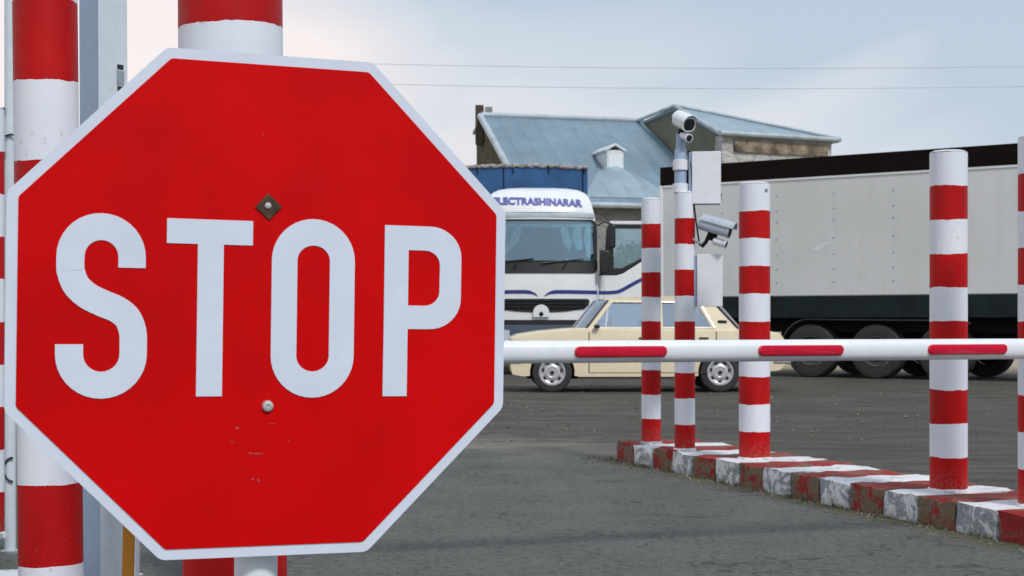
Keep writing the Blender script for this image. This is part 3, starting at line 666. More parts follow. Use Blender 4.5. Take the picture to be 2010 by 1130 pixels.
b = B(); b.tube([(1.12, side_y(zb) - .004, zb), (1.468, side_y(1.37) - .004, 1.375)], .012, 8); b.build('windscreen_seal', 'dark', car)
b = B(); b.tube([(3.405, side_y(zb) - .004, zb), (3.025, side_y(1.37) - .004, 1.375)], .012, 8); b.build('rear_window_seal', 'dark', car)
# dash, seats, floor tub so one looks into an interior
b = B(); b.box(1.2, 3.2, .14, W_ - .14, .40, .62); b.box(1.25, 1.42, .16, W_ - .16, .6, .93)
for a in (1.95, 2.85):
    for y_ in ((.20, .66), (W_ - .66, W_ - .20)) if a < 2.5 else ((.2, W_ - .2),): b.box(a, a + .13, y_[0], y_[1], .6, 1.14, Matrix.Translation((a, 0, .6)) @ Matrix.Rotation(rad(14), 4, 'Y') @ Matrix.Translation((-a, 0, -.6)))
b.build('interior', 'seat', car, bevel=.03)
b = B(); b.tube([(1.52 + .0, .42 + .17 * cos(a), .93 + .17 * sin(a)) for a in [2 * pi * k / 20 for k in range(21)]], .012, 6); b.build('steering_wheel', 'dark', car)
b = B(); b.box(1.24, 1.32, -.07, -.0, .955, 1.01); b.build('wing_mirror', 'dark', car, bevel=.012)
# wheels
def wheel(parent, x, y, R_t, R_r, wd, kind, face=-1):
    p = bpy.data.objects.new('wheel', None); COL.objects.link(p); p.parent = parent; p.location = (x, y, R_t); p.empty_display_size = .1
    m = Matrix.Rotation(pi / 2, 4, 'X') if face < 0 else Matrix.Rotation(-pi / 2, 4, 'X')
    b = B(); s_ = R_t
    b.lathe([(R_r, -.02), (R_r + .01, .012), (R_r + (s_ - R_r) * .45, .022), (s_ * .955, .008), (s_, -.02), (s_, -wd + .02), (s_ * .95, -wd), (R_r, -wd)], 40, m, False); b.build('tyre', 'rubber', p)
    b = B()
    if kind == 'car':
        b.lathe([(R_r + .002, .006), (R_r + .002, .016), (R_r - .018, .017), (R_r - .03, -.008), (R_r * .70, -.022), (R_r * .52, .004), (R_r * .40, .008), (R_r * .32, -.002), (.03, .0), (.028, .018), (.002, .02)], 40, m, False)
        b.mi = 1
        for k in range(7):
            a = 2 * pi * k / 7 + .2; mm = m @ Matrix.Rotation(a, 4, 'Z') @ Matrix.Translation((R_r * .72, 0, -.019)); b.lathe([(.030, -.001), (.030, .008), (.022, .0085)], 10, mm)
        b.build('rim', ['rim', 'dark'], p)
        b = B(); b.lathe([(.030, .0), (.030, .022), (.02, .026), (.001, .027)], 16, m); b.build('hub', 'dark', p)
    else:
        b.lathe([(R_r + .002, .0), (R_r + .002, .012), (R_r - .02, .014), (R_r - .03, -.05), (R_r * .62, -.10), (R_r * .50, -.10), (R_r * .48, -.03), (R_r * .2, -.01), (.002, -.008)], 40, m, False)
        for k in range(10):
            a = 2 * pi * k / 10; mm = m @ Matrix.Rotation(a, 4, 'Z') @ Matrix.Translation((R_r * .56, 0, -.10)); b.lathe([(.014, -.001), (.014, .03), (.01, .034)], 8, mm)
        b.build('rim', 'truckrim', p)
    return p
M['truckrim'] = paint('dusty_truck_rim', (.05, .052, .054), .7, .3, 8, dirt=(.2, .18, .15), dirt_amt=.3)
for a in (.62, 3.13):
    wheel(car, a, .035, .30, .195, .17, 'car', -1); wheel(car, a, W_ - .035, .30, .195, .17, 'car', 1)
b = B()
for a in (.62, 3.13): b.prism(arc(a, .30, .36, 0, 180, 16) + [(a - .36, .2), (a + .36, .2)], .20, W_ - .20, cfn)
b.box(.3, 3.9, .2, W_ - .2, .20, .36); b.build('underbody', 'chassis', car)
b = B(); b.box(1.0, 2.76, .012, .05, .20, .238); b.build('sill', 'seam', car)
b = B(); b.box(-.09, -.02, -.005, W_ + .005, .42, .54); b.box(-.09, .16, -.012, .012, .43, .53); b.build('front_bumper', 'chrome', car, bevel=.012)
b = B(); b.box(4.12, 4.19, -.005, W_ + .005, .42, .54); b.box(3.92, 4.19, -.012, .012, .43, .53); b.build('rear_bumper', 'chrome', car, bevel=.012)
for y_ in (.22, W_ - .22):
    b = B(); b.lathe([(.085, -.02), (.085, .02), (.05, .035)], 20, Matrix.Translation((-.01, y_, .70)) @ Matrix.Rotation(-pi / 2, 4, 'Y')); b.build('headlight', 'lamp', car)
b = B(); b.box(-.014, .004, .34, W_ - .34, .60, .79); b.build('grille', 'dark', car)
for y_ in (-.002, W_ - .18):
    b = B(); b.box(4.04, 4.125, y_, y_ + .18, .60, .76); b.build('tail_light', 'lampred', car, bevel=.01)
b = B(); b.box(.02, .10, -.006, .01, .60, .64); b.build('side_marker', 'amber', car)

# ------------------------------------------------------------ truck with the white cab
M['cabwhite'] = paint('white_cab_paint', (.80, .82, .84), .3, .05, 1.2, dirt=(.35, .33, .3), dirt_amt=.12, coat=.4)
M['cabgrey'] = paint('pale_grey_trim', (.40, .47, .52), .5, .1, 5)
M['bumperblue'] = paint('slate_grey_bumper', (.085, .12, .17), .5, .15, 5)
M['stripe'] = paint('navy_stripe', (.030, .035, .22), .35, .08, 10)
M['ink'] = paint('violet_blue_lettering', (.12, .13, .42), .4, .1, 10)
M['tarp'] = paint('blue_tarpaulin', (.012, .085, .23), .55, .25, 1.3, dirt=(.04, .14, .30), dirt_amt=.25, bump=.3)
M['rope'] = paint('frayed_tarp_edge', (.40, .36, .34), .9, .4, 14)
M['curtain_reflection'] = paint('pale_curtain_and_reflection', (.66, .72, .72), .8, .25, 9)
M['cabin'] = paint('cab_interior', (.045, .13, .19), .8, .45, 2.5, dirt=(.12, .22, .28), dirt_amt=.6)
trk = thing('lorry', 'white lorry cab with blue stripe and open door pulling a blue tarpaulin trailer', 'truck', (.57, 30.0, 0), rad(2.5))
def yf(x_, z_):
    y_ = .22 * abs(x_ / 1.15) ** 2.6
    if z_ > 2.0: y_ += .16 * (z_ - 2.0)
    if z_ > 3.18: y_ += .5 * (z_ - 3.18) ** 1.25
    if z_ < .6: y_ += .15 * (.6 - z_)
    return y_
def cab_ring(z_, hw, yb_=2.0):
    P = [Vector((hw * (k / 14 * 2 - 1), yf(1.15 * (k / 14 * 2 - 1), z_), z_)) for k in range(15)]
    return [Vector((-hw, yb_, z_))] + P + [Vector((hw, yb_, z_))]
b = B(); b.rings([cab_ring(z_, hw) for z_, hw in ((.45, 1.13), (.6, 1.15), (1.1, 1.15), (1.6, 1.15), (2.0, 1.15), (2.5, 1.14), (2.9, 1.12), (3.10, 1.10), (3.2, 1.09))]); cab = b.build('cab', 'cabwhite', trk, ang=30)
# roof deflector with a domed top
b = B(); R = []
for z_, hw, ex in ((3.21, 1.08, -.02), (3.27, 1.07, -.035), (3.45, 1.03, 0), (3.56, .99, .04), (3.64, .92, .10), (3.70, .80, .20), (3.745, .60, .38), (3.775, .35, .60), (3.785, .1, .8)):
    R.append([Vector((-hw, 2.1, z_ if z_ < 3.6 else z_ + .02))] + [Vector((hw * (k / 14 * 2 - 1), yf(1.15 * hw * (k / 14 * 2 - 1), z_) + ex, z_)) for k in range(15)] + [Vector((hw, 2.1, z_ if z_ < 3.6 else z_ + .02))])
b.rings(R); dfl = b.build('roof_deflector', 'cabwhite', trk, ang=40)
def patch(name, mat, P, off, parent, th=.02, nx=1, sub=True):
    """outline P in (x, z) laid on the curved cab front, off metres proud; filled by a grid-cut of the outline"""
    b = B(); me = bmesh.new(); vs = [me.verts.new((p[0], 0, p[1])) for p in P]; me.faces.new(vs)
    xs0 = min(p[0] for p in P); xs1 = max(p[0] for p in P); z0 = min(p[1] for p in P); z1 = max(p[1] for p in P)
    k = xs0 + .1
    while k < xs1 - .02:
        bmesh.ops.bisect_plane(me, geom=me.verts[:] + me.edges[:] + me.faces[:], plane_co=(k, 0, 0), plane_no=(1, 0, 0)); k += .1
    for zc in (2.0, 3.18, 3.4):
        if z0 < zc < z1: bmesh.ops.bisect_plane(me, geom=me.verts[:] + me.edges[:] + me.faces[:], plane_co=(0, 0, zc), plane_no=(0, 0, 1))
    ext = bmesh.ops.extrude_face_region(me, geom=me.faces[:]); ev = set(x_ for x_ in ext['geom'] if isinstance(x_, bmesh.types.BMVert))
    for v_ in me.verts:
        x_, z_ = v_.co.x, v_.co.z; v_.co.y = yf(x_, z_) - (off if v_ in ev else off - th)
    b.b.free(); b.b = me
    return b.build(name, mat, parent, ang=30)
def rr_(x0, x1, z0, z1, r=.08, n=5):
    return arc(x1 - r, z1 - r, r, 90, 0, n) + arc(x1 - r, z0 + r, r, 0, -90, n) + arc(x0 + r, z0 + r, r, -90, -180, n) + arc(x0 + r, z1 - r, r, 180, 90, n)
patch('screen_surround', 'dark', rr_(-1.135, 1.135, 2.0, 3.075, .12), .012, trk)
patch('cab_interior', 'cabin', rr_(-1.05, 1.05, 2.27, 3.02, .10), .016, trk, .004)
for P in ([(-.75, 2.98), (-.62, 2.98), (-.74, 2.55), (-.98, 2.34), (-1.0, 2.4)], [(-.50, 2.98), (-.36, 2.98), (-.42, 2.65), (-.66, 2.40), (-.74, 2.44), (-.56, 2.72)],
          [(.36, 2.96), (.52, 2.96), (.62, 2.60), (.56, 2.42), (.44, 2.62)], [(.66, 2.96), (.80, 2.96), (.84, 2.5), (.72, 2.44), (.62, 2.74)], [(.90, 2.98), (1.0, 2.98), (1.0, 2.32), (.92, 2.32), (.86, 2.7)], [(-1.03, 2.98), (1.0, 2.98), (1.0, 2.93), (.2, 2.90), (-.4, 2.92), (-1.03, 2.93)],
          [(-.15, 2.60), (.12, 2.64), (.30, 2.48), (.2, 2.34), (-.2, 2.34)]):
    patch('curtain_reflection' if P[0][0] != -.15 else 'seat_back', 'curtain_reflection' if P[0][0] != -.15 else 'cabin', P, .022, trk, .005)  # pale curtain shapes split into streaks that also paint windscreen reflections
patch('windscreen', 'cab_glass', rr_(-1.06, 1.06, 2.25, 3.03, .10), .035, trk, .006)
for x0, x1 in ((-.95, -.15), (.0, .85)):
    b = B(); b.tube([(x0, yf(x0, 2.2) - .06, 2.20), (x1, yf(x1, 2.29) - .07, 2.285)], .014, 8); b.tube([((x0 + x1) / 2, yf(0, 2.1) - .03, 2.10), ((x0 + x1) / 2 + .1, yf(0, 2.24) - .07, 2.24)], .012, 8); b.build('wiper', 'dark', trk)
patch('header_trim', 'cabgrey', [(-1.09, 3.115), (-1.09, 3.185), (1.09, 3.185), (1.09, 3.115)], .012, trk)
patch('front_panel_gap', 'cabgrey', [(1.105, 1.1), (1.105, 1.97), (1.118, 1.97), (1.118, 1.1)], .006, trk)
patch('grille', 'dark', [(-.93, 1.50), (.93, 1.50), (.97, 1.46), (.95, 1.37), (.86, 1.30), (.5, 1.25), (.2, 1.235), (-.2, 1.235), (-.5, 1.25), (-.86, 1.30), (-.95, 1.37), (-.97, 1.46)], .014, trk)
for zc in (1.45, 1.385, 1.32):
    patch('grille_slat', 'chassis', [(-.88, zc - .012), (.88, zc - .012), (.88, zc + .008), (-.88, zc + .008)], .034, trk, .02)
patch('badge_housing', 'cabwhite', arc(0, 1.24, .155, 180, 0, 10, .145) + [(.155, 1.14), (-.155, 1.14)], .055, trk, .05)
patch('badge', 'chassis', [(0, 1.255), (.05, 1.20), (0, 1.145), (-.05, 1.20)], .064, trk, .01)
def stripe_poly(sgn):
    C = catmull([(.07, 1.55), (.14, 1.60), (.26, 1.632), (.45, 1.636), (.80, 1.632), (1.13, 1.628)], 5); hw = [min(.036, .006 + .030 * (i / 10)) for i in range(len(C))]
    Lf, Rt = ribbon(C, hw); P = Lf + Rt[::-1]
    return [(sgn * p[0], p[1]) for p in P]
patch('stripe', 'stripe', stripe_poly(1), .008, trk, .006); patch('stripe', 'stripe', stripe_poly(-1), .008, trk, .006)
patch('bumper_gap', 'dark', [(-1.12, .985), (1.12, .985), (1.12, 1.085), (-1.12, 1.085)], .010, trk)
patch('bumper', 'bumperblue', [(-1.14, .42), (1.14, .42), (1.14, .98), (-1.14, .98)], .06, trk, .05)
for sx in (-1, 1):
    patch('headlight', 'lamp', [(sx * .62, .66), (sx * 1.02, .66), (sx * 1.02, .90), (sx * .62, .88)], .075, trk, .03)
patch('number_plate', 'cabwhite', [(-.26, .50), (.26, .50), (.26, .61), (-.26, .61)], .072, trk, .008)
# lettering over the windscreen
cu = bpy.data.curves.new('name_lettering', 'FONT'); cu.body = 'ELECTRASHINARAR'; cu.size = .20; cu.align_x = 'CENTER'; cu.extrude = .004; cu.offset = .009; cu.space_character = 1.02
tmp = bpy.data.objects.new('tmp', cu); COL.objects.link(tmp); bpy.context.view_layer.update()
me = bpy.data.meshes.new_from_object(tmp.evaluated_get(bpy.context.evaluated_depsgraph_get())); bpy.data.objects.remove(tmp)
xm = max(v_.co.x for v_ in me.vertices); sc_ = .90 / xm
for v_ in me.vertices:
    x_, z_ = v_.co.x * sc_ - .05, 3.365 + v_.co.y * 1.0 - .028 * v_.co.x * sc_; ex_ = -.035 if z_ < 3.3 else -.035 + .035 * (z_ - 3.27) / .18
    v_.co = (x_, yf(1.12 * x_, z_) + ex_ - .012 - v_.co.z, z_)
me.materials.append(M['ink']); lt = bpy.data.objects.new('name_lettering', me); COL.objects.link(lt); lt.parent = trk
# open door on the right, swung forward
dr = bpy.data.objects.new('open_door', None); COL.objects.link(dr); dr.parent = trk; dr.location = (1.17, .30, 0); dr.rotation_euler = (0, 0, rad(6)); dr['label'] = 'cab door standing open'
dfn = lambda a, z_, t_: Vector((a, t_, z_))
b = B(); b.prism([(.0, .80), (1.0, .80), (1.0, 2.30), (.86, 2.235), (.50, 2.01), (.36, 1.965), (.0, 1.965)], .0, .06, dfn); b.build('door_panel', 'cabwhite', dr, bevel=.01)
b = B()
for P in ([(.03, 1.97), (.36, 1.97), (.50, 2.015), (.86, 2.24), (1.0, 2.305), (1.0, 2.37), (.86, 2.31), (.47, 2.11), (.30, 2.10), (.30, 2.9), (.16, 2.9), (.13, 2.45), (.03, 2.3)], [(.16, 2.905), (1.0, 2.905), (1.0, 2.985), (.20, 2.985)]):
    b.prism(P, .005, .05, dfn)
b.build('window_surround', 'dark', dr, bevel=.006)
b = B(); b.prism([(.31, 2.115), (.465, 2.115), (.85, 2.31), (1.0, 2.375), (1.0, 2.90), (.31, 2.90)], .022, .028, dfn); b.build('door_window', 'cab_glass', dr, smooth=False)
b = B(); b.prism([(.20, 2.99), (1.0, 2.99), (1.0, 3.055), (.24, 3.05)], .0, .055, dfn); b.build('top_trim', 'cabwhite', dr, bevel=.006)
C = catmull([(.0, 1.625), (.25, 1.628), (.42, 1.655), (.62, 1.76), (.85, 1.88), (1.0, 1.93)], 5); Lf, Rt = ribbon(C, .036); b = B()
for i in range(len(C) - 1): b.prism([Lf[i], Lf[i + 1], Rt[i + 1], Rt[i]], -.006, -.001, dfn)
b.build('stripe', 'stripe', dr, smooth=False)
b = B(); b.box(.10, .11, -.004, .001, .85, 1.96); b.build('panel_gap', 'cabgrey', dr)
# mirrors at the corner pillar
b = B(); b.box(1.16, 1.36, .0, .10, 2.0, 2.46); b.build('mirror', 'dark', trk, bevel=.03)
b = B(); b.box(1.335, 1.47, -.02, .08, 2.50, 2.96); b.build('mirror', 'dark', trk, bevel=.03)
b = B(); b.tube([(1.13, .25, 2.95), (1.25, .1, 3.02), (1.40, .03, 2.97)], .014, 8); b.tube([(1.26, .05, 2.46), (1.38, .03, 2.52)], .014, 8); b.build('mirror_arm', 'dark', trk)
b = B(); b.box(-1.36, -1.20, .0, .10, 2.3, 2.8); b.build('mirror', 'dark', trk, bevel=.03)
# trailer body under the blue tarpaulin
rt = random.Random(9); b = B(); R = []
TX0, TX1 = -1.50, 1.14
for y_ in (2.35, 2.40, 4, 7, 10, 14.2):
    ins = .03 if y_ < 2.38 else 0; n = 12; top = [Vector((TX1 - ins - (TX1 - TX0 - 2 * ins) * k / n, y_, 4.30 - ins + .05 * sin(pi * k / n) - (.02 if y_ > 3 else 0))) for k in range(n + 1)]
    R.append([Vector((TX0 + ins, y_, 1.25)), Vector((TX1 - ins, y_, 1.25))] + top)
b.rings(R); b.build('tarpaulin_body', 'tarp', trk, ang=30)
b = B(); P = []
for k in range(41):
    u = k / 40; P.append((TX1 - (TX1 - TX0) * u, 2.34 + rt.uniform(-.012, .012), 4.305 + .05 * sin(pi * u) + rt.uniform(-.014, .014)))
b.tube(P, [.034 + .012 * (k % 3 == 0) for k in range(41)], 8); b.build('tarpaulin_hem', 'rope', trk)
for P in [[(TX1 - .1 - k * .25, 2.30, 4.33 + .05 * sin(pi * k / 10)), (TX1 - .08 - k * .25, 2.335, 4.18)] for k in range(0, 11, 3)] + [[(1.03, 2.33, 4.25), (1.05, 2.33, 3.2), (1.04, 2.33, 2)], [(-.65, 2.33, 4.3), (-.62, 2.33, 3.2)]]:
    b = B(); b.tube(P, .010, 6); b.build('tarpaulin_tie', 'chassis', trk)
b = B(); b.box(-.5, .5, 1.0, 13.8, .75, 1.2); b.box(-1.1, 1.1, 2.1, 3.3, .5, .9); b.build('chassis_frame', 'chassis', trk)
for y_ in (1.35, 4.6, 10.2, 11.5, 12.8):
    for sx in (-1, 1):
        p = wheel(trk, sx * 1.12, y_, .5, .29, .30, 'truck', -1); p.rotation_euler = (0, 0, rad(90) if sx > 0 else rad(-90))

# ------------------------------------------------------------ pale box trailer on the right
def mat_trailer():
    t = NT('pale_grey_trailer_skin'); v = t.coord('Object'); n1 = t.noise(v, .5, 4); n2 = t.noise(t.coord('Object', (2.5, 1, .4)), 2.2, 5); n3 = t.noise(v, 25, 3)
    c = t.mix(t.ramp(n1, .3, .7), (.62, .63, .62), (.72, .73, .735)); c = t.mix(t.math('MULTIPLY', t.ramp(n2, .5, .75), .30), c, (.50, .50, .47)); c = t.mix(t.math('MULTIPLY', t.ramp(n3, .66, .78), .3), c, (.30, .27, .22))
    return t.fin(c, .5)
M['tskin'] = mat_trailer()
M['cornice'] = paint('dark_brown_top_band', (.009, .004, .0035), .75, .25, 3, dirt=(.03, .02, .018), dirt_amt=.1, spec=.12)
M['skirt'] = paint('black_green_side_rail', (.010, .020, .022), .6, .3, 3, dirt=(.03, .03, .028), dirt_amt=.2, spec=.2)
M['smear'] = paint('pale_scuff', (.76, .80, .84), .6, .1, 20)
tl = thing('box_trailer', 'long pale grey box trailer with dark top band and three rear axles', 'trailer', (3.0, 30.7, 0), math.atan2(-.59, .807))
b = B(); b.box(0, 13.6, 0, 2.5, 1.53, 3.775); b.build('box_body', 'tskin', tl, bevel=.02)
b = B(); b.box(-.02, 13.62, -.025, 2.52, 3.78, 4.145); b.build('top_band', 'cornice', tl, bevel=.015)
b = B(); b.box(-.03, .03, -.035, .02, 1.53, 3.77); b.build('corner_post', 'cabwhite', tl, bevel=.004)
b = B(); b.box(.05, 13.55, -.015, .02, 3.735, 3.775); b.build('top_rail', 'cabwhite', tl)
b = B(); b.box(0, 13.6, -.01, .06, 1.12, 1.525); b.build('side_rail', 'skirt', tl, bevel=.01)
b = B(); b.box(.1, 13.3, .35, .60, .85, 1.5); b.box(.1, 13.3, 1.9, 2.15, .85, 1.5); b.box(0, 13.6, .06, 2.44, 1.40, 1.52); b.box(2.4, 6.9, .5, 2.0, .55, 1.0); b.build('chassis_frame', 'chassis', tl)
for k, a in enumerate((3.22, 4.52, 5.82)):
    wheel(tl, a, .05, .5, .29, .34, 'truck', -1); wheel(tl, a, 2.45, .5, .29, .34, 'truck', 1)
    b = B(); b.tube([(a, .3, .5), (a, 2.2, .5)], .06, 10); b.build('axle', 'chassis', tl)
b = B(); P = arc(3.22, .5, .60, 175, 95, 10) + [(3.5, 1.09), (6.0, 1.07), (6.3, 1.02)]; b.tube([(p[0], .02, p[1]) for p in P], .016, 8); b.build('mudguard_rail', 'truckrim', tl)
b = B(); b.box(7.2, 11.2, -.0, .03, .78, .86); b.box(7.2, 11.2, -.0, .03, .50, .56)
for a in (7.9, 9.4, 10.9): b.box(a, a + .05, .03, .07, .48, 1.1)
b.build('underrun_guard', 'truckrim', tl)
b = B(); b.box(11.6, 11.75, .3, .45, 0.02, 1.1); b.box(11.6, 11.75, 2.05, 2.2, 0.02, 1.1); b.build('landing_leg', 'chassis', tl)
b = B(); b.lathe([(.018, -.0), (.018, .006), (.008, .009)], 8, Matrix.Rotation(pi / 2, 4, 'X')); rv0 = b.build('rivet', 'cabgrey', tl); rv0.location = (1.38, 0, 3.45)
for a in [1.38 + 1.17 * k for k in range(10)]:
    for z_ in (3.45, 3.17, 2.95, 2.62, 2.32, 2.05, 1.80):
        if (a, z_) == (1.38, 3.45): continue
        rv = rv0.copy(); COL.objects.link(rv); rv.location = (a, 0, z_)
b = B(); b.prism([(3.30, 2.36), (3.45, 2.40), (3.62, 2.52), (3.58, 2.56), (3.44, 2.50), (3.30, 2.44)], -.003, .001, dfn); b.build('scuff_mark', 'smear', tl)
b = B(); b.box(0.05, .35, -.02, .0, .60, 1.10); b.build('mudflap', 'dark', tl)

# ------------------------------------------------------------ stone building behind
K = 1.5
def sc3(x_, y_, z_): return Vector((x_ * K, y_ * K, HC + (z_ - HC) * K))
M['roofA'] = mat_roof('blue_grey_sheet_roof', (.215, .305, .375), (.968, .251), .62)
M['roofB'] = mat_roof('pale_blue_sheet_roof', (.33, .43, .50), (.94, .35), .6)
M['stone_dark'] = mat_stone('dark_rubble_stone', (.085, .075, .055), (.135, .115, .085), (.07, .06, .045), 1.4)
M['stone_grey'] = mat_stone('grey_rubble_stone', (.24, .24, .23), (.34, .32, .31), (.20, .19, .18), 1.2)
M['olive'] = paint('olive_rendered_gable', (.155, .16, .115), .9, .25, .6, dirt=(.1, .1, .07), kind='World')
M['weathered'] = mat_stone('weathered_whitewashed_wall', (.42, .42, .40), (.60, .60, .60), (.30, .28, .25), 1.7, 3.6)
M['rustwood'] = paint('brown_timber_band', (.25, .19, .13), .9, .6, 2.2, dirt=(.45, .42, .38), dirt_amt=.6, kind='World')
M['trimw'] = paint('pale_roof_trim', (.46, .53, .58), .6, .2, 2)
M['dormerw'] = paint('white_painted_dormer', (.72, .77, .80), .6, .15, 2)
bl = thing('stone_building', 'old stone building with blue grey sheet metal roof and a cross gable, behind the trucks', 'building', (3.0, 50.0, 0))
def wpoly(name, mat, pts, th, nrm, smooth=False, parent=bl):
    """solid slab: world points, thickened along -nrm"""
    b = B(); o_ = Vector((3.0, 50.0, 0)); A = [b.b.verts.new(Vector(p) - o_) for p in pts]; C = [b.b.verts.new(Vector(p) - o_ - Vector(nrm) * th) for p in pts]
    b.face(A); b.face(C[::-1]); n = len(pts)
    for i in range(n): b.face([A[i], C[i], C[(i + 1) % n], A[(i + 1) % n]])
    return b.build(name, mat, parent, smooth=smooth)
n_ = Vector((.251, -.968, 0)); dd = Vector((.968, .251, 0))
RL = Vector((-.69, 34.6, 5.70)); RR = Vector((3.05, 35.57, 5.70)); EL = Vector((-.69 + .251 * 4.1, 34.6 - .968 * 4.1, 3.43)); ER = Vector((4.36, 31.66, 3.43))
pn = (dd.cross(EL - RL)).normalized(); pn = pn if pn.z > 0 else -pn
S3 = lambda v_: sc3(*v_)
roof = wpoly('main_roof', 'roofA', [S3(RL), S3(EL), S3(ER), S3(RR)], .12, pn)
rear = RL - n_ * 4.1; 
wpoly('rear_roof', 'roofA', [S3(RL), S3(RR), S3(Vector((RR.x, RR.y, 5.7)) - n_ * .9 + Vector((0, 0, -.25))), S3(RL - n_ * .9 + Vector((0, 0, -.25)))], .1, (0, .3, .95))
# gable wall at the left end
gd = Vector((-.968, -.251, 0))
i_ = dd * .10
G = [Vector((EL.x, EL.y, 0)) + i_ + n_ * -.15, Vector((EL.x, EL.y, 3.36)) + i_ + n_ * -.15, RL + i_ + Vector((0, 0, -.06)), RL - n_ * .62 + i_ + Vector((0, 0, -.12)), RL - n_ * .82 + i_ + Vector((0, 0, -.45)), Vector((RL.x, RL.y, 0)) - n_ * .82 + i_]
G[0].z = HC - (HC) / K
for p in G[-1:]: p.z = HC - HC / K
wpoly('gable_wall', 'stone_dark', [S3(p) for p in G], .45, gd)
fa = Vector((EL.x, EL.y, 0)) - n_ * .15 + dd * .12; fb = Vector((ER.x, ER.y, 0)) - n_ * .15
zb0 = HC - HC / K
wpoly('front_wall', 'stone_grey', [S3(Vector((fa.x, fa.y, zb0))), S3(Vector((fb.x, fb.y, zb0))), S3(Vector((fb.x, fb.y, 3.40))), S3(Vector((fa.x, fa.y, 3.40)))], .4, n_)
ra = RL - n_ * .8 + dd * .12; rb = RR - n_ * .8
wpoly('rear_wall', 'stone_dark', [S3(Vector((ra.x, ra.y, zb0))), S3(Vector((rb.x, rb.y, zb0))), S3(Vector((rb.x, rb.y, 5.38))), S3(Vector((ra.x, ra.y, 5.38)))], -.3, -n_)
def beam(name, mat, a, c, r_, par=bl):
    b = B(); o_ = Vector((3.0, 50.0, 0)); b.tube([S3(a) - o_, S3(c) - o_], r_, 8); return b.build(name, mat, par)
beam('ridge_cap', 'trimw', RL + Vector((0, 0, .03)), RR + Vector((0, 0, .03)), .09, roof)
beam('rake_trim', 'trimw', RL - dd * .03, EL - dd * .03 , .11, roof)
beam('gutter', 'trimw', EL + n_ * .06 + Vector((0, 0, -.02)), ER + n_ * .06 + Vector((0, 0, -.02)), .09, roof)
# chimney at the left ridge end
b = B(); o_ = Vector((3.0, 50.0, 0)); c0 = S3(RL - n_ * .35 + dd * .12) - o_
b.box(c0.x - .26, c0.x + .02, c0.y - .3, c0.y + .3, c0.z - .9, c0.z + .42); b.build('chimney', 'stone_dark', bl, bevel=.02)
b = B(); b.box(c0.x + .07, c0.x + .32, c0.y - .25, c0.y + .25, c0.z - .5, c0.z + .36); b.build('chimney', 'stone_grey', bl, bevel=.02)
# dormer vent on the roof: little gabled box over a swelling of the sheet
def on_roof(px, off):
    """point of the main roof 'off' (unscaled metres) down from the ridge at lateral image ratio px"""
    return None
so_ = 2.55; tdir = (1203 - 1005) / 3000
base = RL + n_ * so_; tt = (tdir * base.y - base.x) / (dd.x - tdir * dd.y); q = base + dd * tt; q.z = 5.7 - so_ * (5.7 - 3.43) / 4.1
qc = S3(q) - o_
m_ = Matrix.Translation(qc) @ Matrix.Rotation(math.atan2(dd.y, dd.x), 4, 'Z')
b = B(); b.box(-.28, .28, -.25, 1.1, -.55, .62, m_); b.build('dormer_box', 'dormerw', roof, bevel=.01)
b = B(); P = [(-.37, .62), (0, .84), (.37, .62), (.34, .57), (0, .77), (-.34, .57)]; b.prism(P, -.30, 1.5, lambda a, z_, t_: m_ @ Vector((a, t_, z_))); b.build('dormer_roof', 'dormerw', roof)
b = B()
b.box(-.22, .22, -.262, -.252, -.40, .45, m_)
b.build('dormer_panel', 'white', roof)
b = B(); R = []
sl_ = (5.7 - 3.43) / 4.1
for j in range(9):
    v_ = j / 8; row = []
    for k in range(13):
        u = k / 12 * 2 - 1; wd_ = .55 + 1.0 * v_; dn = .15 + 1.75 * v_; hgt = .30 * (1 - u * u) ** 2 * sin(pi * min(1, .25 + v_ * .75)) + .02 
        row.append(m_ @ Vector((u * wd_, -dn, -dn * sl_ + hgt)))
    R.append(row)
for row in R:
    pass
b.rings(R, cap=False, closed=False); b.build('roof_swelling', 'roofB', roof, ang=60)
# cross wing: olive gable wall, hipped sheet roof, weathered side wall
CA = Vector((4.37, 32.0, 4.98)); AP_ = Vector((3.72, 33.95, 5.82)); LV = Vector((3.05, 35.57, 5.70)); CR = Vector((6.90, 33.15, 4.98))
on = Vector((-.938, -.347, 0))
LV2 = Vector((2.6, 36.78, 5.60))
wpoly('cross_gable_wall', 'olive', [S3(Vector((CA.x, CA.y, zb0))), S3(CA), S3(AP_), S3(LV), S3(LV2), S3(Vector((LV2.x, LV2.y, zb0)))], .15, on)
un = Vector((.411, -.911, 0)); 
sidew = [Vector((CA.x, CA.y, zb0)), Vector((CR.x, CR.y, zb0)), CR + Vector((0, 0, -.04)), CA + Vector((0, 0, -.04))]
wpoly('side_wall', 'weathered', [S3(p + un * .05) for p in sidew], .4, un)
du = (CR - CA).normalized()
bp = [CA + du * .28 + Vector((0, 0, -.12)), CA + du * 2.65 + Vector((0, 0, -.12)), CA + du * 2.65 + Vector((0, 0, -.36)), CA + du * .28 + Vector((0, 0, -.36))]
wpoly('timber_band', 'rustwood', [S3(p + un * .10) for p in bp], .06, un)
o1 = un * .16
wing = wpoly('wing_roof', 'roofB', [S3(AP_ + on * .1), S3(CA + on * .12 + o1), S3(CR + du * .12 + o1)], .10, (0, -.4, .9))
BK = Vector((6.3, 35.6, 4.98))
wpoly('wing_roof', 'roofB', [S3(AP_ + on * .1), S3(CR + du * .12 + o1), S3(BK), S3(LV2 + Vector((0, 0, .02)))], .10, (0, .4, .9))
beam('eave_trim', 'trimw', CA + on * .12 + o1 * 1.15, CR + du * .14 + o1 * 1.15, .07, wing)
beam('hip_trim', 'trimw', AP_ + on * .1 + Vector((0, 0, .03)), CR + du * .12 + o1 + Vector((0, 0, .03)), .05, wing)
